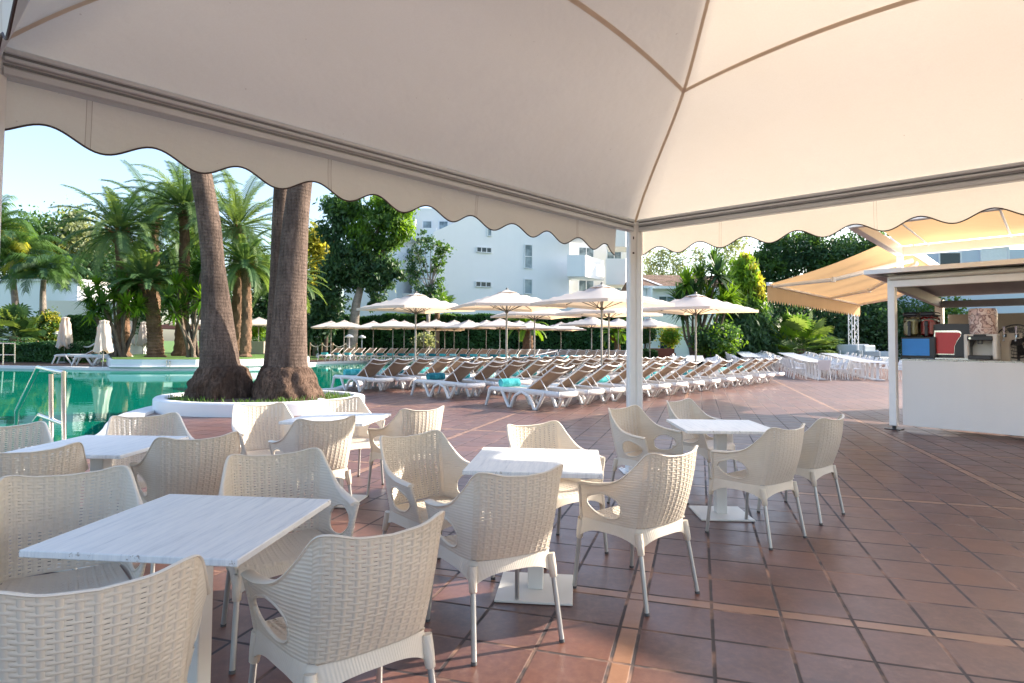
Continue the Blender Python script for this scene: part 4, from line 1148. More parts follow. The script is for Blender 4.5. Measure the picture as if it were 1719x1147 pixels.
def trunk_palm(lab, cl, rad0, flare, seed):
    """cl: centre line in the photo, bottom to top, with depth"""
    rg = random.Random(seed); P = [at(px, py, Y) for px, py, Y in cl]
    root = thing("palm_tree", lab, "palm tree", P[0], 0, "palms in the round planter", wb=True)
    pts = []; rad = []
    xs = [p.z for p in P]
    N = 40; z0, z1 = .16, P[-1].z
    for i in range(N + 1):
        z = lerp(z0, z1, i / N); x = catmull(xs, [p.x for p in P], max(z, xs[0])); y = catmull(xs, [p.y for p in P], max(z, xs[0]))
        pts.append(Vector((x, y, z))); rad.append(interp([.6, 1.07, 2.0, 3.0, 4.2, 6], rad0, z))
    b = MB(); nn = 28; rings = []
    for i, (p, r_) in enumerate(zip(pts, rad)):
        rings.append([p + Vector((math.cos(a) * r_ * (1 + .02 * math.sin(5 * a + i * .4)), math.sin(a) * r_ * (1 + .02 * math.sin(5 * a + i * .4)), 0)) for a in [2 * math.pi * k / nn for k in range(nn)]])
    b.rings(rings); o = b.build("trunk", M_BARK, root, smooth=70)
    b = MB(); rings = []; p = pts[0]
    for j in range(25):
        z = lerp(.12, .90, j / 24); f = interp([.12, .24, .40, .58, .72, .84, .90], [1.36, 1.34, 1.27, 1.17, 1.05, .92, .74], z); row = []
        for k in range(72):
            a = 2 * math.pi * k / 72; q = Vector((math.cos(a) * 3.2, math.sin(a) * 3.2, z * 3.0 + seed * 9))
            d = .13 * mnoise.noise(q) + .07 * mnoise.noise(q * 2.7) + .06 * mnoise.noise(Vector((q.x * 6, q.y * 6, q.z * 1.2)))
            row.append(Vector((p.x + math.cos(a) * flare * f * (1 + d), p.y + math.sin(a) * flare * f * (1 + d), z + .02 * mnoise.noise(q * 4))))
        rings.append(row)
    b.rings(rings); ro = b.build("root_mass", M_ROOT, root, smooth=80)
    b = MB()
    for i in range(1100):                                        # hanging root fibres
        a = rg.uniform(0, 2 * math.pi); z = rg.uniform(.25, .92); f = interp([.1, .36, .66, .88], [1.32, 1.20, .95, .74], z); p = Vector((pts[0].x + math.cos(a) * flare * f, pts[0].y + math.sin(a) * flare * f, z)); l = rg.uniform(.08, .2)
        t = Vector((-math.sin(a), math.cos(a), 0)) * .009; e = p + Vector((math.cos(a) * .05, math.sin(a) * .05, -l)) + t * rg.uniform(-2, 2)
        b.tri(p - t, p + t, e)
    b.build("root_fibre", M_ROOT, ro)['kind'] = 'stuff'
    top = pts[-1]; b = MB()
    for i in range(46): fanleaf(b, top, rg.uniform(0, 6.28), rg.uniform(-.9, 1.2), rg.uniform(.7, 1.1), 1.0, 14, rg)
    b.build("crown", M_FAN, root)
    return root
trunk_palm("huge leaning grey-brown palm trunk on the left of the round planter", [(372, 662, 13.3), (369, 603, 13.3), (364.6, 525, 13.3), (358, 446, 13.2), (350, 368, 13.1), (337, 290, 13.0), (322, 170, 12.9), (305, 20, 12.8), (285, -260, 12.6)], [.46, .385, .31, .232, .225, .20], .52, 1)
trunk_palm("slim palm trunk squeezed behind the right-hand trunk in the round planter", [(463, 655, 14.0), (463, 603, 14.0), (466, 525, 14.0), (469, 446, 14.0), (471, 368, 14.0), (474, 290, 14), (478, 100, 14), (480, -260, 14)], [.30, .24, .21, .195, .185, .17], .34, 2)
trunk_palm("huge palm trunk leaning right on the right of the round planter", [(482, 662, 13.3), (484, 603, 13.3), (487, 525, 13.3), (491.7, 446, 13.3), (496.7, 368, 13.3), (506, 290, 13.3), (516, 170, 13.3), (526, 20, 13.3), (540, -240, 13.3)], [.44, .385, .345, .30, .262, .22], .52, 3)
# ---- stainless handrails of the pool steps
M_RAIL = simple("stainless_handrail", (0.62, 0.58, 0.55), .16, metal=1.0)
def rail(lab, segs, r0):
    t = thing("pool_handrail", lab, "handrail", at(*segs[0][1][0]), group="stainless pool handrails", wb=True)
    for nm, pts in segs:
        b = MB(); b.tube([at(*p) for p in pts], r0, 10); b.build(nm, M_RAIL, t, smooth=60)
    return t
rail("polished steel handrail in the pool nearest the cafe tables", [("post", [(86, 760, 8.6), (86, 628, 8.6)]), ("post", [(107, 760, 8.4), (107, 624, 8.4)]),
     ("top_bar", [(107, 626, 8.4), (86, 622, 8.6), (64, 617, 8.9), (62, 621, 8.95), (28, 690, 9.3), (28, 745, 9.3)]), ("lower_bar", [(106, 712, 8.4), (85, 704, 8.6), (66, 697, 8.9), (58, 708, 9.0)])], .031)
rail("slender steel ladder rail on the far left pool edge", [("post", [(5.5, 612, 32.5), (5.5, 576, 32.5)]), ("post", [(25, 610, 33), (25, 577, 33)]), ("top_bar", [(-20, 576, 32), (25, 577, 33)]), ("lower_bar", [(-20, 596, 32), (25, 596, 33)])], .035)
rail("small white pool ladder against the raised lawn wall", [("post", [(280, 616, 31.0), (280, 606, 31.0), (282, 605.5, 31.2)]), ("post", [(285, 617, 31.0), (285, 607, 31.0), (287, 606.5, 31.2)]), ("top_bar", [(280, 611, 31.0), (285, 612, 31.0)])], .03)
rail("white metal handrail among the loungers beyond the middle row", [("top_bar", [(870, 601, 31.5), (893, 598, 32), (935, 589.5, 33), (937, 596, 33)]), ("post", [(893, 604, 32), (893, 598, 32)])], .028)
# ---- raised lawn with its white retaining wall on the far side of the pool
isl_px = [(188, 619), (240, 619.4), (330, 619), (420, 617.4), (492, 615.2), (520, 611)]
fr0 = [gp(*p) for p in isl_px]
outer = [Vector((p.x, p.y - .12, 0)) for p in fr0]
gx_ = lambda px, Y: Vector((at(px, 600, Y).x, Y, 0))
back = [gx_(514, 47), gx_(505, 57), Vector((-27, 52, 0)), Vector((-23.5, 36, 0))]
b = MB(); poly = [(p.x, p.y) for p in outer + back]
b.prism(poly, -.10, .46, Matrix.Identity(4)); wl = b.build("lawn_retaining_wall", M_WHITEWALL); tag(wl, "long low white retaining wall of the raised lawn across the pool", "wall")
b = MB(); b.tube([Vector((p.x, p.y - .1, .10)) for p in outer], .06, 4); b.build("ledge", M_COPING, wl)
c_ = sum((Vector((p[0], p[1], 0)) for p in poly), Vector()) / len(poly)
b = MB(); b.prism([(c_.x + (p[0] - c_.x) * .985, c_.y + (p[1] - c_.y) * .985) for p in poly], .44, .50, Matrix.Identity(4)); setting(b.build("raised_lawn", M_GRASS))
# ================================================================ trees, palms, hedges
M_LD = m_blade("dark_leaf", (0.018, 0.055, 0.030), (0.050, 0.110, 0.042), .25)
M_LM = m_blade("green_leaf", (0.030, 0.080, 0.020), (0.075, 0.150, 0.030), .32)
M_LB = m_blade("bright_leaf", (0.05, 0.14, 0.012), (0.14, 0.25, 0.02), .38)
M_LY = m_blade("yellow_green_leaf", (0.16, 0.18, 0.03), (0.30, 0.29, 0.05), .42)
M_LG = m_blade("grey_green_leaf", (0.11, 0.14, 0.08), (0.22, 0.25, 0.15), .35)
M_TRUNK = m_bark("tree_bark", (0.10, 0.075, 0.058), (0.24, 0.19, 0.155), 4.0, .8)
M_TRUNKP = m_bark("pale_tree_bark", (0.20, 0.17, 0.15), (0.42, 0.37, 0.33), 5.0, .6)
M_DATEB = m_bark("date_palm_bark", (0.13, 0.075, 0.05), (0.32, 0.20, 0.13), 22.0, 1.0)
M_HEDGE = m_blade("hedge_leaf", (0.016, 0.058, 0.026), (0.042, 0.115, 0.034), .2)
M_CORE = simple("hedge_core_shade", (0.012, 0.02, 0.011), .95, spec=.05)  # solid near-black core, the hedge's inner shade put into its colour
def leaf(b, p, s, rg, up=.25, long=1.0):
    a = Vector((rg.gauss(0, 1), rg.gauss(0, 1), rg.gauss(0, 1) - up)).normalized(); c = a.cross(Vector((rg.gauss(0, 1), rg.gauss(0, 1), rg.gauss(0, 1)))).normalized()
    a = a * s * .5 * long; c = c * s * .32
    b.quad(p - a, p + c, p + a, p - c)
def clumps(b, cs, per, size, rg, long=1.0, up=.25):
    for c, r_ in cs:
        for i in range(per):
            d = Vector((rg.gauss(0, .48), rg.gauss(0, .48), rg.gauss(0, .40))) * r_
            leaf(b, c + d, size * rg.uniform(.6, 1.25), rg, up, long)
def ell_clumps(c, rad, n, rg, cr, inner=.35, shape=None):
    out = []
    while len(out) < n:
        d = Vector((rg.gauss(0, 1), rg.gauss(0, 1), rg.gauss(0, 1))).normalized(); f = rg.uniform(inner, 1) ** .6
        p = Vector((d.x * rad[0], d.y * rad[1], d.z * rad[2])) * f
        if shape and not shape(p.x / rad[0], p.z / rad[2]): continue
        out.append((c + p, cr * rg.uniform(.65, 1.3)))
    return out
def tree(name, lab, cat, px, py, Y, crowns, trunk_px=None, tr=.22, leafm=None, per=60, size=.26, seed=0, barkm=None, group=None, stems=1, long=1.0, up=.25):
    """crowns: list of (px, py, half width px, half height px, clumps, clump radius m, material)"""
    rg = random.Random(seed); g = at(px, py, Y); base = Vector((g.x, g.y, 0)); k = Y / 1040
    root = thing(name, lab, cat, base, 0, group, wb=True)
    allc = []; byM = {}
    for (cx, cy, hw, hh, n, cr, mm) in crowns:
        c = at(cx, cy, Y); cs = ell_clumps(c, (hw * k, hw * k * .8, hh * k), n, rg, cr); allc += cs
        byM.setdefault(mm.name, (mm, []))[1].extend(cs)
    b = MB(); zt = sum(c.z for c, _ in allc) / len(allc); ctr_ = sum((c for c, _ in allc), Vector()) / len(allc)
    for s in range(stems):
        o = Vector((rg.uniform(-.4, .4), rg.uniform(-.3, .3), 0)) * (stems > 1)
        top = ctr_ + Vector((rg.uniform(-.8, .8), 0, (allc and 0.5))) * (1 if stems == 1 else 2)
        mid = (base + o).lerp(top, .45) + Vector((rg.uniform(-.25, .25), 0, 0)); mid.x = lerp(base.x, top.x, .25)
        pts = [base + o, (base + o).lerp(mid, .5), mid, mid.lerp(top, .5), top]
        b.tube(pts, [tr * 1.25, tr, tr * .85, tr * .5, tr * .15], 9)
        for c, _ in rg.sample(allc, min(len(allc), 11)):
            t = rg.uniform(.3, .8); s0 = mid.lerp(top, t * .8); b.tube([s0, s0.lerp(c, .5) + Vector((0, 0, .25)), c], [tr * .35, tr * .2, tr * .06], 5)
    b.build("trunk", barkm or M_TRUNK, root, smooth=60)
    for mn, (mm, cs) in byM.items():
        b = MB(); clumps(b, cs, per, size, rg, long, up); b.build("crown", mm, root)
    return root
def date_palm(lab, cx, cy, tx, ty, bx, Y, rad, fl, nf=46, seed=1, m=None, m2=None, el0=-.55, ll=.42, dead=8, z0=0.45):
    rg = random.Random(seed); top = at(tx, ty, Y); g = at(bx, 590, Y); base = Vector((g.x, g.y, z0))
    root = thing("date_palm", lab, "palm tree", base, 0, "palms on the raised lawn", wb=True)
    b = MB(); rings = []; N = 46
    for i in range(N + 1):
        t = i / N; p = base.lerp(top, t) + Vector((math.sin(t * 3) * .12, 0, 0)); r_ = rad * lerp(1.15, .82, t) * (1 + .10 * (i % 2)) * (1.25 if t < .04 else 1)
        if t > .90: r_ *= 1 + (t - .90) * 7
        rings.append([p + Vector((math.cos(a) * r_ * (1 + .05 * math.sin(7 * a + i)), math.sin(a) * r_ * (1 + .05 * math.sin(7 * a + i)), 0)) for a in [2 * math.pi * k / 14 for k in range(14)]])
    b.rings(rings); b.build("trunk", M_DATEB, root, smooth=30)
    b = MB(); b2 = MB()
    for i in range(nf):
        az = i * 2.39996 + rg.uniform(-.2, .2); f = (i + .5) / nf; el = lerp(1.45, el0, f ** .85) + rg.uniform(-.1, .1)
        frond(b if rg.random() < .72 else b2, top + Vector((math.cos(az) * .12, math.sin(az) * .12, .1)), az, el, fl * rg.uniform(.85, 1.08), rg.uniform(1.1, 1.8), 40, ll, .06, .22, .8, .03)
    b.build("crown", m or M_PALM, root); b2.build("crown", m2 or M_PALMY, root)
    b = MB()
    for i in range(dead * 3):                                    # old leaf bases under the crown
        az = rg.uniform(0, 6.28); d = Vector((math.cos(az), math.sin(az), rg.uniform(.2, .9))).normalized(); p = top - Vector((0, 0, rg.uniform(0, .8))) + d * rad * .7
        b.tube([p, p + d * .35, p + d * .55 + Vector((0, 0, .12))], [.05, .035, .015], 4)
    b.build("leaf_base", simple("orange_leaf_base_%d" % seed, (0.26, 0.13, 0.05), .8), root)
    return root
date_palm("date palm left of the big leaning trunk with a wide crown against open sky", 200, 375, 200, 392, 206, 35, .30, 3.5, 42, 1, ll=.55)
date_palm("tall slender date palm beside the leaning trunk, orange leaf bases under its crown", 310, 335, 309, 352, 302, 37, .30, 3.6, 46, 2, ll=.6, el0=-.35)
date_palm("short thick date palm with arching fronds standing low on the raised lawn", 248, 440, 247, 478, 262, 34.5, .36, 2.5, 40, 3, el0=-.1)
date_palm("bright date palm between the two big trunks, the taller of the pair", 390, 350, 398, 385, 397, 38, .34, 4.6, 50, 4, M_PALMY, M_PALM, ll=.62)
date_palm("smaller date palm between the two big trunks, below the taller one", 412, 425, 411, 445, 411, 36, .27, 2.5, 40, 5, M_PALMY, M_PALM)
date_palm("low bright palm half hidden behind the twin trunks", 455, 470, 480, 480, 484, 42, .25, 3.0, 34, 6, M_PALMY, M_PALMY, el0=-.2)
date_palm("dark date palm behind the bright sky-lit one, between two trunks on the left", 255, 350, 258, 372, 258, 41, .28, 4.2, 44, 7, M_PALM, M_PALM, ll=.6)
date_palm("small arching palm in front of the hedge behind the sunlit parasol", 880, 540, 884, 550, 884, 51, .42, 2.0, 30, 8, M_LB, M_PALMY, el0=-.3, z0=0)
date_palm("small feathery palm left of the corner post in front of the hedge", 1035, 552, 1034, 562, 1034, 52, .25, 1.5, 26, 9, M_LB, M_PALM, el0=-.4, z0=0)
def queen_palm(lab, tx, ty, bx, Y, fl, seed):
    rg = random.Random(seed); top = at(tx, ty, Y); g = at(bx, 580, Y); base = Vector((g.x, g.y, 0))
    root = thing("queen_palm", lab, "palm tree", base, 0, "drooping palms at the left edge", wb=True)
    b = MB(); pts = [base.lerp(top, i / 12) + Vector((.15 * math.sin(i * .4), 0, 0)) for i in range(13)]; b.tube(pts, [.30 - .012 * i for i in range(13)], 12); b.build("trunk", M_TRUNKP, root, smooth=60)
    for mm, k in ((M_LM, 22), (M_LY, 2), (M_LD, 16)):
        b = MB()
        for i in range(k): frond(b, top + Vector((0, 0, .2)), rg.uniform(0, 6.28), rg.uniform(.3, 1.35), fl * rg.uniform(.8, 1.1), rg.uniform(1.9, 2.8), 40, .8, .055, .1, 2.2, .03)
        b.build("crown", mm, root)
queen_palm("queen palm with drooping fronds at the left edge, pale trunk", 24, 440, 26, 44, 3.6, 21)
queen_palm("second drooping queen palm right of the first, its trunk leaning", 77, 470, 64, 43, 3.0, 22)
queen_palm("queen palm behind at the far left whose arching fronds rise highest", -14, 395, -20, 46, 4.0, 23)
def rosette(b, c, r0, rg, n=46):
    for i in range(n):
        az = rg.uniform(0, 6.283); el = rg.uniform(-.75, 1.45); d = Vector((math.cos(az) * math.cos(el), math.sin(az) * math.cos(el), math.sin(el))); s = d.cross(Vector((0, 0, 1)));
        if s.length < .1: continue
        s.normalize(); l = r0 * rg.uniform(.8, 1.1); m_ = c + d * l * .5; t = c + d * l - Vector((0, 0, l * .12)); w_ = s * .035 * (r0 / .6)
        b.quad(c - w_, c + w_, m_ + w_ * .9, m_ - w_ * .9); b.tri(m_ - w_ * .9, m_ + w_ * .9, t)
def yucca(lab, bx, by, Y, heads, r0, seed, mats, z0=0.45):
    rg = random.Random(seed); g = at(bx, by, Y); base = Vector((g.x, g.y, z0)); root = thing("yucca", lab, "yucca", base, 0, "branching yuccas", wb=True)
    b = MB(); bb = [MB() for _ in mats]
    for i, (px, py) in enumerate(heads):
        h = at(px, py, Y + rg.uniform(-1.2, 1.2)); o = base + Vector((rg.uniform(-.35, .35), rg.uniform(-.3, .3), 0)); mid = o.lerp(h, .5) + Vector((rg.uniform(-.35, .35), 0, -.3 + rg.uniform(-.2, .3)))
        b.tube([o, o.lerp(mid, .5) + Vector((rg.uniform(-.1, .1), 0, 0)), mid, mid.lerp(h, .6), h], [.12, .095, .075, .06, .05], 7)
        k = i % len(mats); rosette(bb[k], h, r0 * 1.2 * rg.uniform(.85, 1.2), rg, 70); rosette(bb[k], h - Vector((rg.uniform(-.2, .2), 0, r0 * .45)), r0 * .85, rg, 30)
    b.build("trunk", M_TRUNK, root, smooth=60)
    for q, mm in zip(bb, mats):
        if q.v: q.build("crown", mm, root)
yucca("branching yucca left of the short date palm on the raised lawn", 200, 595, 34.2, [(148, 500), (163, 478), (172, 512), (190, 492), (205, 476), (212, 512), (226, 488), (232, 515), (180, 530), (155, 522)], .85, 31, [M_LM, M_LB])
yucca("branching yucca with a pale bent stem left of the big leaning trunk", 326, 592, 34.5, [(282, 500), (296, 478), (306, 512), (318, 488), (330, 462), (340, 505), (352, 480), (292, 525), (340, 440)], .85, 32, [M_LM, M_LB])
yucca("tall yucca rising behind the open parasol right of the corner post", 1168, 600, 36, [(1140, 505), (1152, 478), (1163, 492), (1176, 470), (1190, 500), (1204, 462), (1218, 478), (1214, 505), (1148, 520), (1200, 440), (1226, 500), (1170, 515)], 1.05, 33, [M_LM, M_LB, M_LD], 0)
yucca("dark yucca behind the leaning trunk's right side", 365, 590, 40, [(350, 520), (372, 505), (385, 520), (368, 490), (384, 480)], .8, 34, [M_LD, M_LM])
# ---- broadleaf trees
tree("eucalyptus_tree", "big full leafy tree with a pale leaning trunk before the white hotel", "tree", 588, 580, 56,  # brighter leaves at upper right put the sunlight into the crown colours
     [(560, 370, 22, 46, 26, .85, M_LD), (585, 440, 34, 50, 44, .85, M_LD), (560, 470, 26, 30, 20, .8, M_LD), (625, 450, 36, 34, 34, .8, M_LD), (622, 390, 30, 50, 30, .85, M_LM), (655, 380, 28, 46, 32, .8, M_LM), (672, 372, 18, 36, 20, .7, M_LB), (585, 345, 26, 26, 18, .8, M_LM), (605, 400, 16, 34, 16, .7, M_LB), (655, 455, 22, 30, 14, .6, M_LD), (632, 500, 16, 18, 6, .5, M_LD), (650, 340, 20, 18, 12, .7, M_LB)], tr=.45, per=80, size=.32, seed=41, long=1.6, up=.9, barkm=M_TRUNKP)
tree("slim_tree", "slender ivy-clad tree with two pale stems in front of the hotel's side wall", "tree", 716, 575, 54,
     [(708, 410, 20, 22, 12, .5, M_LD), (700, 440, 18, 22, 10, .5, M_LD), (735, 450, 10, 50, 16, .45, M_LM), (712, 490, 14, 20, 9, .45, M_LD), (726, 500, 14, 22, 12, .5, M_LD), (745, 420, 10, 8, 5, .45, M_LM), (694, 470, 9, 26, 8, .5, M_LD)], tr=.16, per=40, size=.28, seed=42, barkm=M_TRUNKP, stems=2)
tree("sunlit_tree", "sunlit yellow-green tree just right of the twin palm trunks", "tree", 530, 580, 60, [(532, 430, 16, 40, 26, 1.2, M_LY), (530, 480, 16, 24, 14, 1.1, M_LY), (528, 400, 10, 16, 8, .9, M_LY)], per=80, size=.42, seed=43)  # sunlight on this tree is put into its yellow leaf colour
tree("dark_tree", "dark leafy tree right of the twin palm trunks below the yellow one", "tree", 545, 585, 56, [(545, 520, 24, 40, 30, 1.2, M_LD), (532, 550, 22, 26, 16, 1.0, M_LD)], per=90, size=.40, seed=44)
tree("dark_tree", "dark weeping tree between the bright palms and the twin trunks", "tree", 450, 580, 62, [(445, 490, 30, 55, 40, 1.4, M_LD), (430, 460, 26, 30, 16, 1.2, M_LM)], per=80, size=.42, seed=45)
tree("leafy_tree", "leafy tree rising behind the two queen palms at the far left", "tree", 40, 580, 60, [(30, 420, 60, 50, 44, 2.0, M_LM), (80, 400, 36, 30, 24, 1.6, M_LM), (10, 440, 50, 60, 24, 1.8, M_LD), (95, 440, 40, 30, 26, 1.5, M_LY)], per=110, size=.36, seed=46)
tree("leafy_tree", "pale brownish leafy tree behind the wide-crowned date palm", "tree", 150, 580, 60, [(145, 400, 46, 40, 34, 1.7, M_LG), (120, 460, 46, 30, 30, 1.5, M_LM), (170, 440, 40, 50, 30, 1.6, M_LD), (128, 380, 20, 20, 10, 1.0, M_LM)], per=100, size=.36, seed=47)
tree("leafy_tree", "dark green tree behind the short thick date palm", "tree", 255, 585, 54, [(240, 490, 44, 60, 50, 1.5, M_LD), (280, 460, 40, 50, 34, 1.4, M_LD), (225, 440, 30, 30, 18, 1.2, M_LM)], per=100, size=.33, seed=48)
tree("leafy_tree", "dense green tree behind the slender date palm and the leaning trunk", "tree", 340, 585, 56, [(335, 450, 36, 60, 44, 1.5, M_LM), (330, 400, 24, 40, 20, 1.3, M_LB), (355, 510, 40, 44, 30, 1.4, M_LD)], per=100, size=.33, seed=49)
CC = []
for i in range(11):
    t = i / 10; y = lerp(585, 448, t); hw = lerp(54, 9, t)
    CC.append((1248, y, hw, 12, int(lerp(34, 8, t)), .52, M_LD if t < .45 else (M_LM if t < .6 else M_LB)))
    if t > .25: CC.append((1248 + hw * .62, y - 6, hw * .45, 10, int(lerp(11, 4, t)), .40, M_LB if t < .6 else M_LY))  # sunlight on tip and right side put into the clump colours
tree("conifer", "sunlit yellow-green pointed conifer between yucca and orange awning", "conifer", 1245, 600, 38, CC, tr=.22, per=80, size=.22, seed=50, long=2.0, up=-1.6)
tree("pine_tree", "big dark pine behind the left part of the orange awning", "pine tree", 1318, 600, 52,
     [(1330, 425, 56, 22, 26, .95, M_LD), (1285, 445, 32, 18, 16, .8, M_LM), (1370, 440, 46, 34, 26, .95, M_LD), (1310, 475, 46, 26, 24, .95, M_LD), (1350, 400, 30, 18, 12, .8, M_LM), (1300, 405, 16, 10, 5, .6, M_LM)], tr=.30, per=130, size=.25, seed=51, long=1.5)
tree("pine_tree", "dark pine behind the right part of the orange awning and the upper beam", "pine tree", 1440, 600, 50, [(1435, 415, 50, 30, 24, .95, M_LD), (1490, 440, 44, 40, 24, 1.0, M_LM), (1420, 455, 44, 36, 24, .95, M_LM), (1460, 490, 50, 30, 24, 1.1, M_LD)], tr=.3, per=120, size=.27, seed=52, long=1.4)
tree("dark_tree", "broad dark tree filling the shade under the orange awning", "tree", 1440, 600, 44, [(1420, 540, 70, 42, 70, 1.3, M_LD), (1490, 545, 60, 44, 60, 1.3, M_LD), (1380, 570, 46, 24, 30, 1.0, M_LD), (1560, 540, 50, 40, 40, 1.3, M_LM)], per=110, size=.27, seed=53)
tree("dark_tree", "dark bushy tree between the conifer and the fan palms", "tree", 1290, 600, 43, [(1285, 560, 44, 32, 44, 1.0, M_LD), (1320, 530, 34, 36, 34, 1.1, M_LD)], per=110, size=.24, seed=54)
for i, (px, cy, hw, hh, lab) in enumerate(((1092, 440, 11, 34, "airy pale poplar just right of the corner post above the tiled roof"), (1112, 445, 9, 36, "thin pale poplar second to the right of the corner post"), (1136, 437, 17, 36, "pale see-through poplar above the tiled roof's right half"),
        (1171, 440, 11, 32, "slim airy poplar left of the yucca heads"), (1230, 420, 30, 32, "wide pale see-through poplar behind the conifer's tip"))):
    tree("poplar_tree", lab, "tree", px, 590, 85, [(px, cy, hw, hh, 26 + hw * 2, .75, M_LG), (px, cy + 20, hw * .8, hh * .9, 12, .75, M_LG)], tr=.12, per=14, size=.36, seed=60 + i, group="pale poplars beyond the tiled house")
def fan_shrub(lab, px, py, Y, r0, nl, seed, leaf_r, mats, h=.4, z=0):
    rg = random.Random(seed); g = at(px, py, Y); base = Vector((g.x, g.y, z)); root = thing("fan_palm", lab, "fan palm", base, 0, "fan palms and palm shrubs", wb=True)
    b = MB(); b.tube([base, base + Vector((0, 0, h + .3))], [.28, .24], 9); b.build("trunk", M_DATEB, root, smooth=60)
    for k, mm in enumerate(mats):
        b = MB()
        for i in range(nl // len(mats)): fanleaf(b, base + Vector((rg.uniform(-.2, .2), rg.uniform(-.2, .2), h + rg.uniform(0, .6))), rg.uniform(0, 6.28), rg.uniform(-.35, 1.35), r0 * rg.uniform(.6, 1.0), leaf_r, 14, rg)
        b.build("crown", mm, root)
fan_shrub("big bushy fan palm under the orange awning's toothed edge", 1345, 600, 38, 2.1, 90, 71, 1.0, [M_FAN, M_LM, M_FAN, M_LB], .9)
fan_shrub("fan palm against the hotel wall right of the slim tree", 733, 590, 58, 1.6, 36, 72, 1.0, [M_LM, M_LB], 4.2)
fan_shrub("broad blue-green fan palm at the left edge under the queen palms", 22, 590, 41, 1.9, 60, 73, 1.0, [M_LD, M_FAN], 1.3)
fan_shrub("dark fan palm shrub between the two queen palm trunks", 48, 585, 42, 1.4, 44, 74, .8, [M_LD], .9)
fan_shrub("small palm above the clipped shrub beside the yucca stems", 1205, 600, 36, 1.0, 30, 75, .7, [M_LB, M_LM], 1.2)
def shrub(lab, px, py, Y, hw, hh, mats, seed, n=40, size=.22, z=0):
    rg = random.Random(seed); k = Y / 1040; g = at(px, 600, Y); base = Vector((g.x, g.y, z)); root = thing("shrub", lab, "shrub", base, 0, "shrubs", wb=True)
    c = at(px, py, Y); cs = ell_clumps(c, (hw * k, hw * k * .8, hh * k), n, rg, .5, .5)
    b = MB()
    for i in range(5): b.tube([base + Vector((rg.uniform(-.3, .3), 0, 0)), c + Vector((rg.uniform(-1, 1) * hw * k * .5, 0, 0))], [.06, .02], 5)
    b.build("stem", M_TRUNK, root)
    for j, mm in enumerate(mats):
        b = MB(); clumps(b, cs[j::len(mats)], 75, size, rg); b.build("foliage", mm, root)
shrub("round clipped green shrub in front of the conifer, beside the yucca stems", 1202, 572, 35, 34, 20, [M_LM, M_LB, M_LD], 81, 60)
shrub("sunny round bush beside the balconied house's terrace", 1124, 565, 50, 11, 10, [M_LB, M_LY], 82, 24)
shrub("bright bush behind the parasol seats between the slim palms and twin trunks", 420, 562, 48, 26, 14, [M_LB, M_LM], 83, 40)
shrub("conifer-like bush right of the leaning queen palm", 82, 552, 43, 12, 28, [M_LM, M_LY], 84, 34)
shrub("low sunny bush under the corner post's right side", 1085, 560, 48, 12, 12, [M_LM, M_LD], 85, 26)
shrub("brown-leaved low bush at the hedge foot behind the far loungers", 712, 572, 52, 12, 7, [M_LG], 86, 14)
def hedge(lab, A, B, h, th, seed, n, m=None, size=.20, z=0):
    rg = random.Random(seed); d = (B - A); L = d.length; d.normalize(); s = Vector((-d.y, d.x, 0)); root = thing("hedge", lab, "hedge", Vector((A.x, A.y, z)), 0, wb=True)
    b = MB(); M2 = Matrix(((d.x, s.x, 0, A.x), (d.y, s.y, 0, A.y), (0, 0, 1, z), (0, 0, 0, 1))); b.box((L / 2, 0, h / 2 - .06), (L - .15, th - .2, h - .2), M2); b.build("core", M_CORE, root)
    b = MB()
    for i in range(n):
        f = rg.random(); x = rg.uniform(0, L)
        if f < .55: p = (x, -th / 2 + rg.gauss(0, .05), rg.uniform(0, h))
        elif f < .85: p = (x, rg.uniform(-th / 2, th / 2), h + rg.gauss(0, .05))
        elif f < .93: p = (rg.choice((0, L)) + rg.gauss(0, .05), rg.uniform(-th / 2, th / 2), rg.uniform(0, h))
        else: p = (x, th / 2, rg.uniform(0, h))
        leaf(b, M2 @ Vector(p) + Vector((0, 0, .06 * math.sin(x * 2.1))), size * rg.uniform(.7, 1.3), rg)
    b.build("foliage", m or M_HEDGE, root)
def gxy(px, Y): v = at(px, 600, Y); return Vector((v.x, v.y, 0))
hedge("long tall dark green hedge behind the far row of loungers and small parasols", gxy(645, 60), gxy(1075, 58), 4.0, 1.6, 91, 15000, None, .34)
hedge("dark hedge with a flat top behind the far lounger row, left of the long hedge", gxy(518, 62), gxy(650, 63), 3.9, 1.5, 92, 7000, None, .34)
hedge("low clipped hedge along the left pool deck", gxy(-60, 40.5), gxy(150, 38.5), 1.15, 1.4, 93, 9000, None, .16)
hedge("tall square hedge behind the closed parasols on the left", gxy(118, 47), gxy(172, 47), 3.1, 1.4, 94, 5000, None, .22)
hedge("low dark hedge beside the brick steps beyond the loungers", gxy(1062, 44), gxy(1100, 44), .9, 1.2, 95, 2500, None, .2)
hedge("long low hedge at the back of the terrace behind the dining tables", gxy(1165, 47), gxy(1500, 45), 1.0, 1.2, 96, 7000, None, .22)
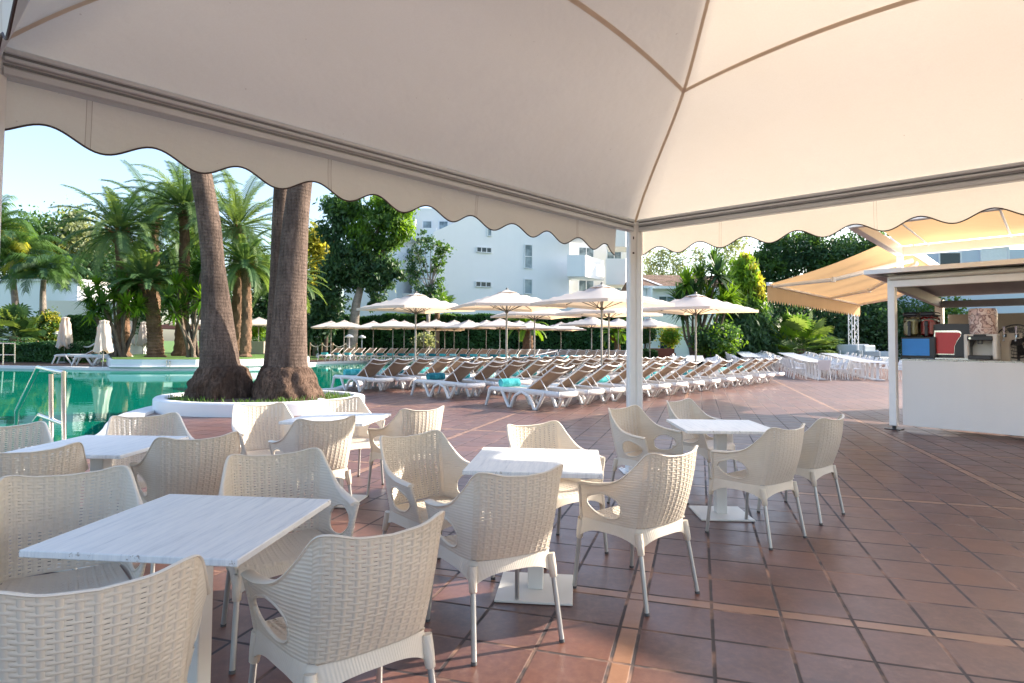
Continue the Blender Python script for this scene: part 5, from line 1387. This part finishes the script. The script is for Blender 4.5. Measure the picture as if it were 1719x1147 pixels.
# ================================================================ buildings
M_BW = m_wall("hotel_white_render", (0.84, 0.86, 0.89), .05, .06)
M_BWARM = m_wall("cream_white_render", (0.84, 0.82, 0.79), .05, .06)
M_FRAME = simple("white_window_frame", (0.72, 0.75, 0.78), .4)
def m_window():
    m, nt, bs = new_mat("window_pane"); co = coords(nt); n = noise(co, .7, 3)
    put(mixc(ramp(n, [(.4, 0), (.6, 1)]), (0.10, 0.14, 0.16), (0.30, 0.38, 0.42)), bs.inputs['Base Color']); bs.inputs['Roughness'].default_value = .06; return m
M_PANE = m_window(); M_PDARK = simple("dark_window_pane", (0.03, 0.045, 0.05), .08)
M_ROOFT = m_bark("brown_roof_tiles", (0.14, 0.095, 0.075), (0.30, 0.20, 0.15), 8, .8); M_BRICK = m_wall("red_brick_steps", (0.30, 0.11, 0.07), .25, .2)
def frameM(A, d):
    d = Vector((d[0], d[1], 0)).normalized(); s = Vector((-d.y, d.x, 0))
    return Matrix(((d.x, s.x, 0, A.x), (d.y, s.y, 0, A.y), (0, 0, 1, 0), (0, 0, 0, 1)))
def win(root, M, x, z, w_, h_, n=1, pane=None, y=-.02, cross=False):
    """window on the local x-z plane (front at y<0)"""
    b = MB(); t = .10
    b.box((x - w_ / 2 + t / 2, y, z), (t, .16, h_), M); b.box((x + w_ / 2 - t / 2, y, z), (t, .16, h_), M)
    b.box((x, y, z + h_ / 2 - t / 2), (w_ - 2 * t, .16, t), M); b.box((x, y - .03, z - h_ / 2 + t / 2), (w_ - 2 * t, .22, t), M)
    for i in range(1, n): b.box((x - w_ / 2 + w_ * i / n, y, z), (t * .9, .14, h_ - 2 * t), M)
    if cross: b.box((x, y, z), (w_ - 2 * t, .14, t), M)
    f = b.build("window", M_FRAME, root)
    b = MB(); b.box((x, y + .01, z), (w_ - t, .05, h_ - t), M); b.build("pane", pane or M_PANE, f)
    return f
# main hotel block: facade in shade, facing the pool
HY = 68.0
A = gxy(724, HY); B = gxy(955, HY + 6)
hot = thing("hotel_building", "big white hotel block with few small windows and stacked balconies at its right end", "hotel", A, 0, wb=True)
M = frameM(A, B - A); L = (B - A).length
zpx = lambda px, py, Y: at(px, py, Y).z
zl, zr_ = zpx(724, 390, HY), zpx(860, 330, HY + 3.4)
b = MB(); Mv = M @ Matrix.Rotation(R(90), 4, 'X')
b.prism([(0, 0), (L, 0), (L, zr_), (L * .58, zr_), (0, zl)], -12, 0, Mv); b.build("wall", M_BW, hot)
def lx(px): # local x of an image column on the facade
    d = ray(px, 560); n = Vector((-(B - A).y, (B - A).x)); t = (A.x * n.x + A.y * n.y) / (d.x * n.x + d.y * n.y); p = Vector((d.x * t, d.y * t, 0)); return (p - A).length * (1 if (p - A).dot(B - A) > 0 else -1), p.y
def fwin(x0, x1, y0, y1, **k):
    xa, Ya = lx(x0); xb, Yb = lx(x1); win(hot, M, (xa + xb) / 2, (zpx(x0, y0, Ya) + zpx(x0, y1, Ya)) / 2, xb - xa, zpx(x0, y0, Ya) - zpx(x0, y1, Ya), **k)
fwin(798, 824, 414, 424, n=3, pane=M_PDARK); fwin(797, 824, 472, 482, n=3, pane=M_PDARK)
fwin(879, 893, 410, 451, cross=True); fwin(879, 893, 468, 494); fwin(816, 824, 368, 397); fwin(797, 824, 528, 538, n=3, pane=M_PDARK)
# stacked balconies, each a box with a front facing the pool and a side running back to the right
def balc(px, Y, yt, yb, m):
    a, b_, c, d = gxy(px[0], Y), gxy(px[1], Y), gxy(px[2], Y + 4.5), gxy(px[0] + 4, Y + 4.5)
    z0, z1 = zpx(px[0], yb, Y), zpx(px[0], yt, Y); ctr_ = (a + b_ + c + d) / 4
    q = MB(); q.prism([(p.x, p.y) for p in (a, b_, c, d)], z0 - .28, z0, Matrix.Identity(4)); bo = q.build("balcony", m, hot)
    q = MB(); ins = [p.lerp(ctr_, .10) for p in (a, b_, c, d)]
    for p0, p1, i0, i1 in ((a, b_, ins[0], ins[1]), (b_, c, ins[1], ins[2])):
        q.prism([(p.x, p.y) for p in (p0, p1, i1, i0)], z0 + .003, z1, Matrix.Identity(4))
    q.build("parapet", m, bo)
for px, Y, yt, yb, m in (((951, 982, 1014), HY + 3, 428, 460, M_BW), ((951, 982, 1014), HY + 3, 362, 394, M_BW), ((951, 982, 1014), HY + 3, 494, 524, M_BW),
      ((1017, 1050, 1075), HY + 6, 434, 474, M_BWARM), ((1017, 1050, 1075), HY + 6, 374, 410, M_BWARM), ((1017, 1050, 1075), HY + 6, 498, 530, M_BWARM)): balc(px, Y, yt, yb, m)
a = gxy(952, HY + 10); M2 = frameM(a, (1, .35)); b = MB(); b.box((5.2, 6, 8.5), (10.4, 12, 17), M2); rw = b.build("side_wing", M_BWARM, hot)
for k in range(2):
    for z in (4.4, 8.4, 12.6): win(rw, M2, 2.6 + 4 * k, z, 2.2, 2.3, 2)
# upper set-back floor and the left wing with recessed balconies
h2 = thing("hotel_wing", "pale hotel wing with recessed balconies behind the big leafy tree and slim tree", "hotel", gxy(590, 72), 0, wb=True)
A2 = gxy(575, 74); B2 = gxy(664, 72); M2 = frameM(A2, B2 - A2); L2 = (B2 - A2).length
b = MB(); b.box((L2 / 2, 5, zpx(664, 420, 72) / 2), (L2, 10, zpx(664, 420, 72)), M2); b.build("wall", M_BW, h2)
win(h2, M2, L2 * .55, zpx(625, 490, 72), .55, 2.0, 1, M_PDARK)
A3 = gxy(664, 73.5); B3 = gxy(730, 73.5); M3 = frameM(A3, B3 - A3); L3 = (B3 - A3).length
for (yt, yb) in ((520, 560), (468, 508), (415, 452), (368, 398)):
    zb_, zt_ = zpx(690, yb, 73.5), zpx(690, yt, 73.5)
    b = MB(); b.box((L3 / 2, 1.2, zb_), (L3, 2.6, .28), M3); b.box((L3 / 2, .0, zb_ + .62), (L3, .14, .95), M3); b.box((L3 * .42, .8, (zb_ + zt_) / 2 + .1), (.28, 1.6, zt_ - zb_ - .1), M3); b.build("balcony", M_BWARM, h2)
b = MB(); b.box((L3 / 2 + 2, 6.6, 9.0), (L3 + 9, 8, 18), M3); uw = b.build("rear_wall", M_BWARM, h2)
for k in range(3):
    for z in (4.5, 8.3, 12, 15.5): win(uw, M3, 1.2 + 2.0 * k, z, 1.2, 1.9, 1, M_PANE, 2.55)
# balconied house with a brown tiled roof, right of the corner post
HB = gxy(1084, 66); h3 = thing("balconied_house", "two storey white house with blue-railed balconies and brown tiled roof right of the corner post", "house", HB, 0, wb=True)
M4 = frameM(HB, gxy(1170, 66.5) - HB); L4 = 11.0; ze = zpx(1100, 483, 67); zr4 = zpx(1100, 463, 71)
b = MB(); b.box((L4 / 2, 4, ze / 2), (L4, 8, ze), M4); b.build("wall", M_BW, h3)
b = MB(); b.quad(*[M4 @ Vector(p) for p in ((-.5, -.9, ze + .02), (L4 + .5, -.9, ze + .02), (L4 + .5, 4, zr4), (-.5, 4, zr4))]); b.tri(*[M4 @ Vector(p) for p in ((-.45, -.85, ze), (-.45, 8.85, ze), (-.45, 4, zr4 - .04))]); b.quad(*[M4 @ Vector(p) for p in ((-.5, 8.9, ze + .02), (L4 + .5, 8.9, ze + .02), (L4 + .5, 4, zr4), (-.5, 4, zr4))])
ro = b.build("roof", M_ROOFT, h3)
b = MB(); b.box((L4 / 2, -.85, ze - .12), (L4 + 1, .15, .28), M4); b.quad(*[M4 @ Vector(p) for p in ((1.2, -.92, ze + .10), (1.6, -.92, ze + .10), (-.3, 3.9, zr4 + .05), (-.6, 3.9, zr4 + .05))]); b.build("eave_board", M_FRAME, ro)
zf = zpx(1120, 528, 66); zb2 = zpx(1120, 572, 66)
for k in range(3):
    x0 = 1.3 + 3.2 * k
    for zz in (zf - .1, ze - 1.6): win(h3, M4, x0 + 1.0, zz - (.3 if zz > zf else 0), 1.9, 1.9, 2, M_PANE)
    win(h3, M4, x0 + 1.0, 1.5, 1.7, 2.0, 2, M_PDARK)
for zz in (zf - 1.2,):
    b = MB(); b.box((L4 / 2, -.8, zz), (L4, 1.5, .22), M4); b.box((L4 / 2, -1.5, zz + .6), (L4, .10, 1.0), M4); b.build("balcony", M_BWARM, h3)
    for k in range(4):
        b = MB(); b.box((.2 + k * 3.5, -.8, (zz + ze) / 2), (.18, 1.4, ze - zz - .25), M4); b.build("partition", M_BW, h3)
# long bluish block behind the kiosk
A5 = gxy(1520, 46); h4 = thing("side_building", "pale blue-white flat building behind the kiosk roof at the right edge", "building", A5, 0, wb=True)
M5 = frameM(A5, (1, -.10)); b = MB(); b.box((10, 4, 3.9 + .4), (20, 8, 8.6), M5); b.build("wall", m_wall("pale_blue_render", (0.52, 0.60, 0.70), .05, .05), h4)
win(h4, M5, 3.2, zpx(1620, 438, 46), 1.6, 1.2, 1, M_PDARK); win(h4, M5, 6.3, zpx(1680, 432, 46), 2.0, 1.4, 1, M_FRAME)
# flat white buildings on the left
A6 = gxy(-120, 56); h5 = thing("pool_house", "flat white building behind the queen palms at the far left", "building", A6, 0, wb=True)
M6 = frameM(A6, gxy(126, 54) - A6); L6 = (gxy(126, 54) - A6).length; b = MB()
zt = zpx(100, 471, 54); b.box((L6 / 2, 4, zt / 2), (L6, 8, zt), M6); b.build("wall", M_BW, h5); b = MB(); b.box((L6 / 2, 4, zt + .05), (L6 + .3, 8.3, .22), M6); b.build("parapet", M_BWARM, h5)
A7 = gxy(75, 52); zt = zpx(120, 505, 52); M7 = frameM(A7, (1, .05)); b = MB(); b.box((3.2, 2, zt / 2), (6.4, 4, zt), M7); b.build("annex", M_BWARM, h5)
b = MB(); b.box((2.6, -.03, 1.2), (1.0, .1, 2.2), M7); b.build("door", M_PDARK, h5)
# small red-roofed pavilion behind the yuccas
A8 = gxy(262, 50); h6 = thing("garden_hut", "small garden hut with a dull red sloping roof behind the palms", "hut", A8, 0, wb=True)
M8 = frameM(A8, (1, 0)); b = MB(); b.rings([[M8 @ Vector(p) for p in ((-.5, -.5, 2.35), (4.6, -.5, 2.35), (4.6, 3.5, 2.35), (-.5, 3.5, 2.35))], [M8 @ Vector(p) for p in ((1.5, 1.4, 3.2), (2.6, 1.4, 3.2), (2.6, 1.6, 3.2), (1.5, 1.6, 3.2))]]); b.build("roof", M_BRICK, h6)
for x in (0, 4.1):
    for y in (0, 3):
        b = MB(); b.box((x, y, 1.17), (.14, .14, 2.34), M8); b.build("post", M_FRAME, h6)
# brick steps
A9 = gxy(1100, 44); st = thing("brick_steps", "red brick garden steps beyond the loungers, right of the corner post", "steps", A9, 0, wb=True)
M9 = frameM(A9, (1, 0))
for k in range(4):
    b = MB(); b.box((.85, .4 + k * .4, .08 + k * .16), (1.75, .4, .16 + k * .32 - .002), M9); b.build("step", M_BRICK, st)
# ================================================================ far dining terrace, lamps and small things
M_WCH = simple("white_plastic_chair", (0.74, 0.74, 0.75), .4, var=.05)
def simple_chair():
    r = thing("dining_chair", "x", "chair", group="white plastic chairs of the far dining terrace")
    b = MB(); b.box((0, .0, .44), (.44, .43, .03), None, .01); b.build("seat", M_WCH, r)
    b = MB(); rows = []
    for i in range(7):
        x = lerp(-.23, .23, i / 6); c = .05 * (1 - (x / .23) ** 2); rows.append([Vector((x * lerp(.92, 1.04, k), -.20 - c - .11 * k, .43 + .40 * k)) for k in (0, .5, 1)])
    for th in (0, .018): b.rings([[p + Vector((0, th, 0)) for p in rw_] for rw_ in rows], closed=False, caps=False)
    b.build("backrest", M_WCH, r, smooth=60)
    for sx in (-1, 1):
        b = MB(); b.tube([(sx * .235, -.27, .72), (sx * .265, -.10, .655), (sx * .27, .14, .64), (sx * .26, .19, .60), (sx * .245, .20, .44)], .018, 6); b.build("armrest", M_WCH, r)
        for sy in (-1, 1):
            b = MB(); b.tube([(sx * .21, sy * .19, .43), (sx * .24, sy * .24 - .02, 0)], .016, 6); b.build("leg", M_WCH, r)
    return r
sch = simple_chair()
dt = thing("dining_table", "x", "table", group="white tables of the far dining terrace")
b = MB(); b.box((0, 0, .735), (.78, .78, .03), None, .004); b.build("table_top", M_WCH, dt)
b = MB(); b.box((0, 0, .37), (.10, .10, .70)); b.build("column", M_WCH, dt); b = MB(); b.box((0, 0, .015), (.46, .46, .03)); b.build("base_plate", M_WCH, dt)
TD = Vector((.276, .961, 0)); TN = Vector((.961, -.276, 0)); phr = math.atan2(-TD.x, TD.y)
rgd = random.Random(9); nch = [0]; ntb = [0]
def dz(p): return min(.42, max(0, (p.y - 28) * .033))
b = MB(); rr = []
for Y in (27.6, 28, 32, 36, 40.4, 44, 45.4):
    rr.append([Vector((lerp(4.5 + (Y - 28) * .30, 27, k / 6), Y, dz(Vector((0, Y, 0))) + .006)) for k in range(7)])
b.rings(rr, closed=False, caps=False); setting(b.build("upper_terrace", M_TILE))
def dine_row(start, n, who, ends=True, gap=.80):
    for i in range(n):
        p = start + TD * gap * i
        place(dt, ntb[0] == 0, (p.x, p.y, dz(p)), phr, "%s white table from the near end of the %s" % (ORD[i], who)); ntb[0] += 1
        for sg in (-1, 1):
            q = p + TN * sg * (.74 + rgd.uniform(-.05, .06)) + TD * rgd.uniform(-.05, .05)
            place(sch, nch[0] == 0, (q.x, q.y, dz(q)), phr + R(90) * sg + R(rgd.uniform(-5, 5)), "white chair %s of the %s table, %s" % ("left" if sg < 0 else "right", ORD[i], who)); nch[0] += 1
    if ends:
        q = start - TD * .72; place(sch, False, (q.x, q.y, 0), phr + R(3), "white chair, back to the viewer, heading the %s" % who); nch[0] += 1
g = gp(1383, 639)
dine_row(g + TD * .95, 13, "dining row before the lattice post")
g2 = gp(1478, 639); dine_row(g2 + TD * .4, 13, "dining row beside the kiosk post", False)
g3 = at(1262, 600, 31); dine_row(Vector((g3.x, g3.y, 0)), 12, "row behind the last front loungers", False)
g4 = at(1168, 600, 26); dine_row(Vector((g4.x, g4.y, 0)), 8, "row nearest the round shrub", False)
M_SOFA = simple("grey_blue_wicker", (0.40, 0.45, 0.48), .7, bmp=.4, bscale=80)
sf = thing("lounge_chair", "x", "lounge chair", group="grey garden lounge chairs")
b = MB(); b.box((0, 0, .25), (.9, .8, .35), None, .04); b.build("seat", M_SOFA, sf); b = MB(); b.box((0, .36, .68), (.9, .12, .56), None, .04); b.build("backrest", M_SOFA, sf)
for x in (-.41, .41): b = MB(); b.box((x, -.04, .55), (.10, .68, .26), None, .03); b.build("armrest", M_SOFA, sf)
for i, (px, Y, lab) in enumerate(((1424, 37, "grey garden lounge chair left of the lattice post at the back of the terrace"), (1452, 38, "grey garden lounge chair just right of the lattice post"), (1472, 36, "grey garden lounge chair nearest the kiosk post"))):
    g = at(px, 600, Y); place(sf, i == 0, (g.x, g.y, dz(g)), R(-20 + i * 25), lab, 1.25)
# white garden lamps
M_LAMPG = simple("white_lamp_glass", (0.80, 0.80, 0.78), .3)
gl = thing("garden_lamp", "x", "garden lamp", group="white mushroom garden lamps")
b = MB(); b.lathe([(.13, 0), (.12, .1), (.055, .5), (.05, 1.0), (.045, 1.55)], (0, 0, 0), 12); b.build("stem", M_WCH, gl, smooth=50)
b = MB(); b.lathe([(.0, 1.55), (.10, 1.56), (.32, 1.60), (.30, 1.68), (.12, 1.80), (.0, 1.84)], (0, 0, 0), 16); b.build("lamp_head", M_LAMPG, gl, smooth=50)
for i, (px, Y, lab) in enumerate(((533, 56, "white mushroom lamp on the lawn nearest the twin trunks"), (586, 51, "white mushroom lamp on the lawn in front of the pale tree trunk"), (607, 57, "white mushroom lamp right of the pale tree trunk, before the hedge"), (96, 43, "white lamp beside the left closed parasol, before the pool house"))):
    g = at(px, 600, Y); place(gl, i == 0, (g.x, g.y, 0), 0, lab, 1.12)
# rope fence on the lawn
M_ROPE = simple("pale_rope", (0.55, 0.50, 0.42), .9); M_WOOD = simple("wooden_fence_post", (0.26, 0.18, 0.11), .8)
def rope_fence(lab, pts, h, m=M_ROPE, r0=.035):
    P = [gxy(px, Y) for px, Y in pts]; t = thing("rope_fence", lab, "rope fence", P[0], 0, wb=True)
    for i, p in enumerate(P):
        b = MB(); b.tube([p, p + Vector((0, 0, h + .08))], .06, 7); b.build("fence_post", M_WOOD, t)
        if i + 1 < len(P):
            q = P[i + 1]; b = MB(); b.tube([p.lerp(q, k / 8) + Vector((0, 0, h - .28 * math.sin(math.pi * k / 8))) for k in range(9)], r0, 5); b.build("rope", m, t)
rope_fence("rope fence with wooden posts on the lawn behind the far loungers", [(520, 53), (540, 53), (558, 53), (580, 55), (598, 53)], 1.25)
rope_fence("white rope fence along the top of the low left hedge", [(26, 39.6), (62, 39.2), (98, 38.6), (130, 38.2), (160, 38)], 1.25, M_LW, .045)
# planter box seats between the slim palms
for i, (px, Y, lab) in enumerate(((428, 44, "beige planter box with dark plants between the slim palms and the twin trunks"), (478, 45, "beige planter box mostly hidden by the twin trunks"))):
    g = gxy(px, Y); t = thing("planter_box", lab, "planter box", g, 0, "beige planter boxes", wb=True)
    b = MB(); b.box((g.x, g.y, .95), (1.6, .9, .9), None, .03); b.build("box", M_KWALL, t)
    b = MB(); rg = random.Random(i); clumps(b, [(g + Vector((x, 0, 1.5)), .35) for x in (-.5, 0, .5)], 40, .16, rg); b.build("plant", M_LD, t)
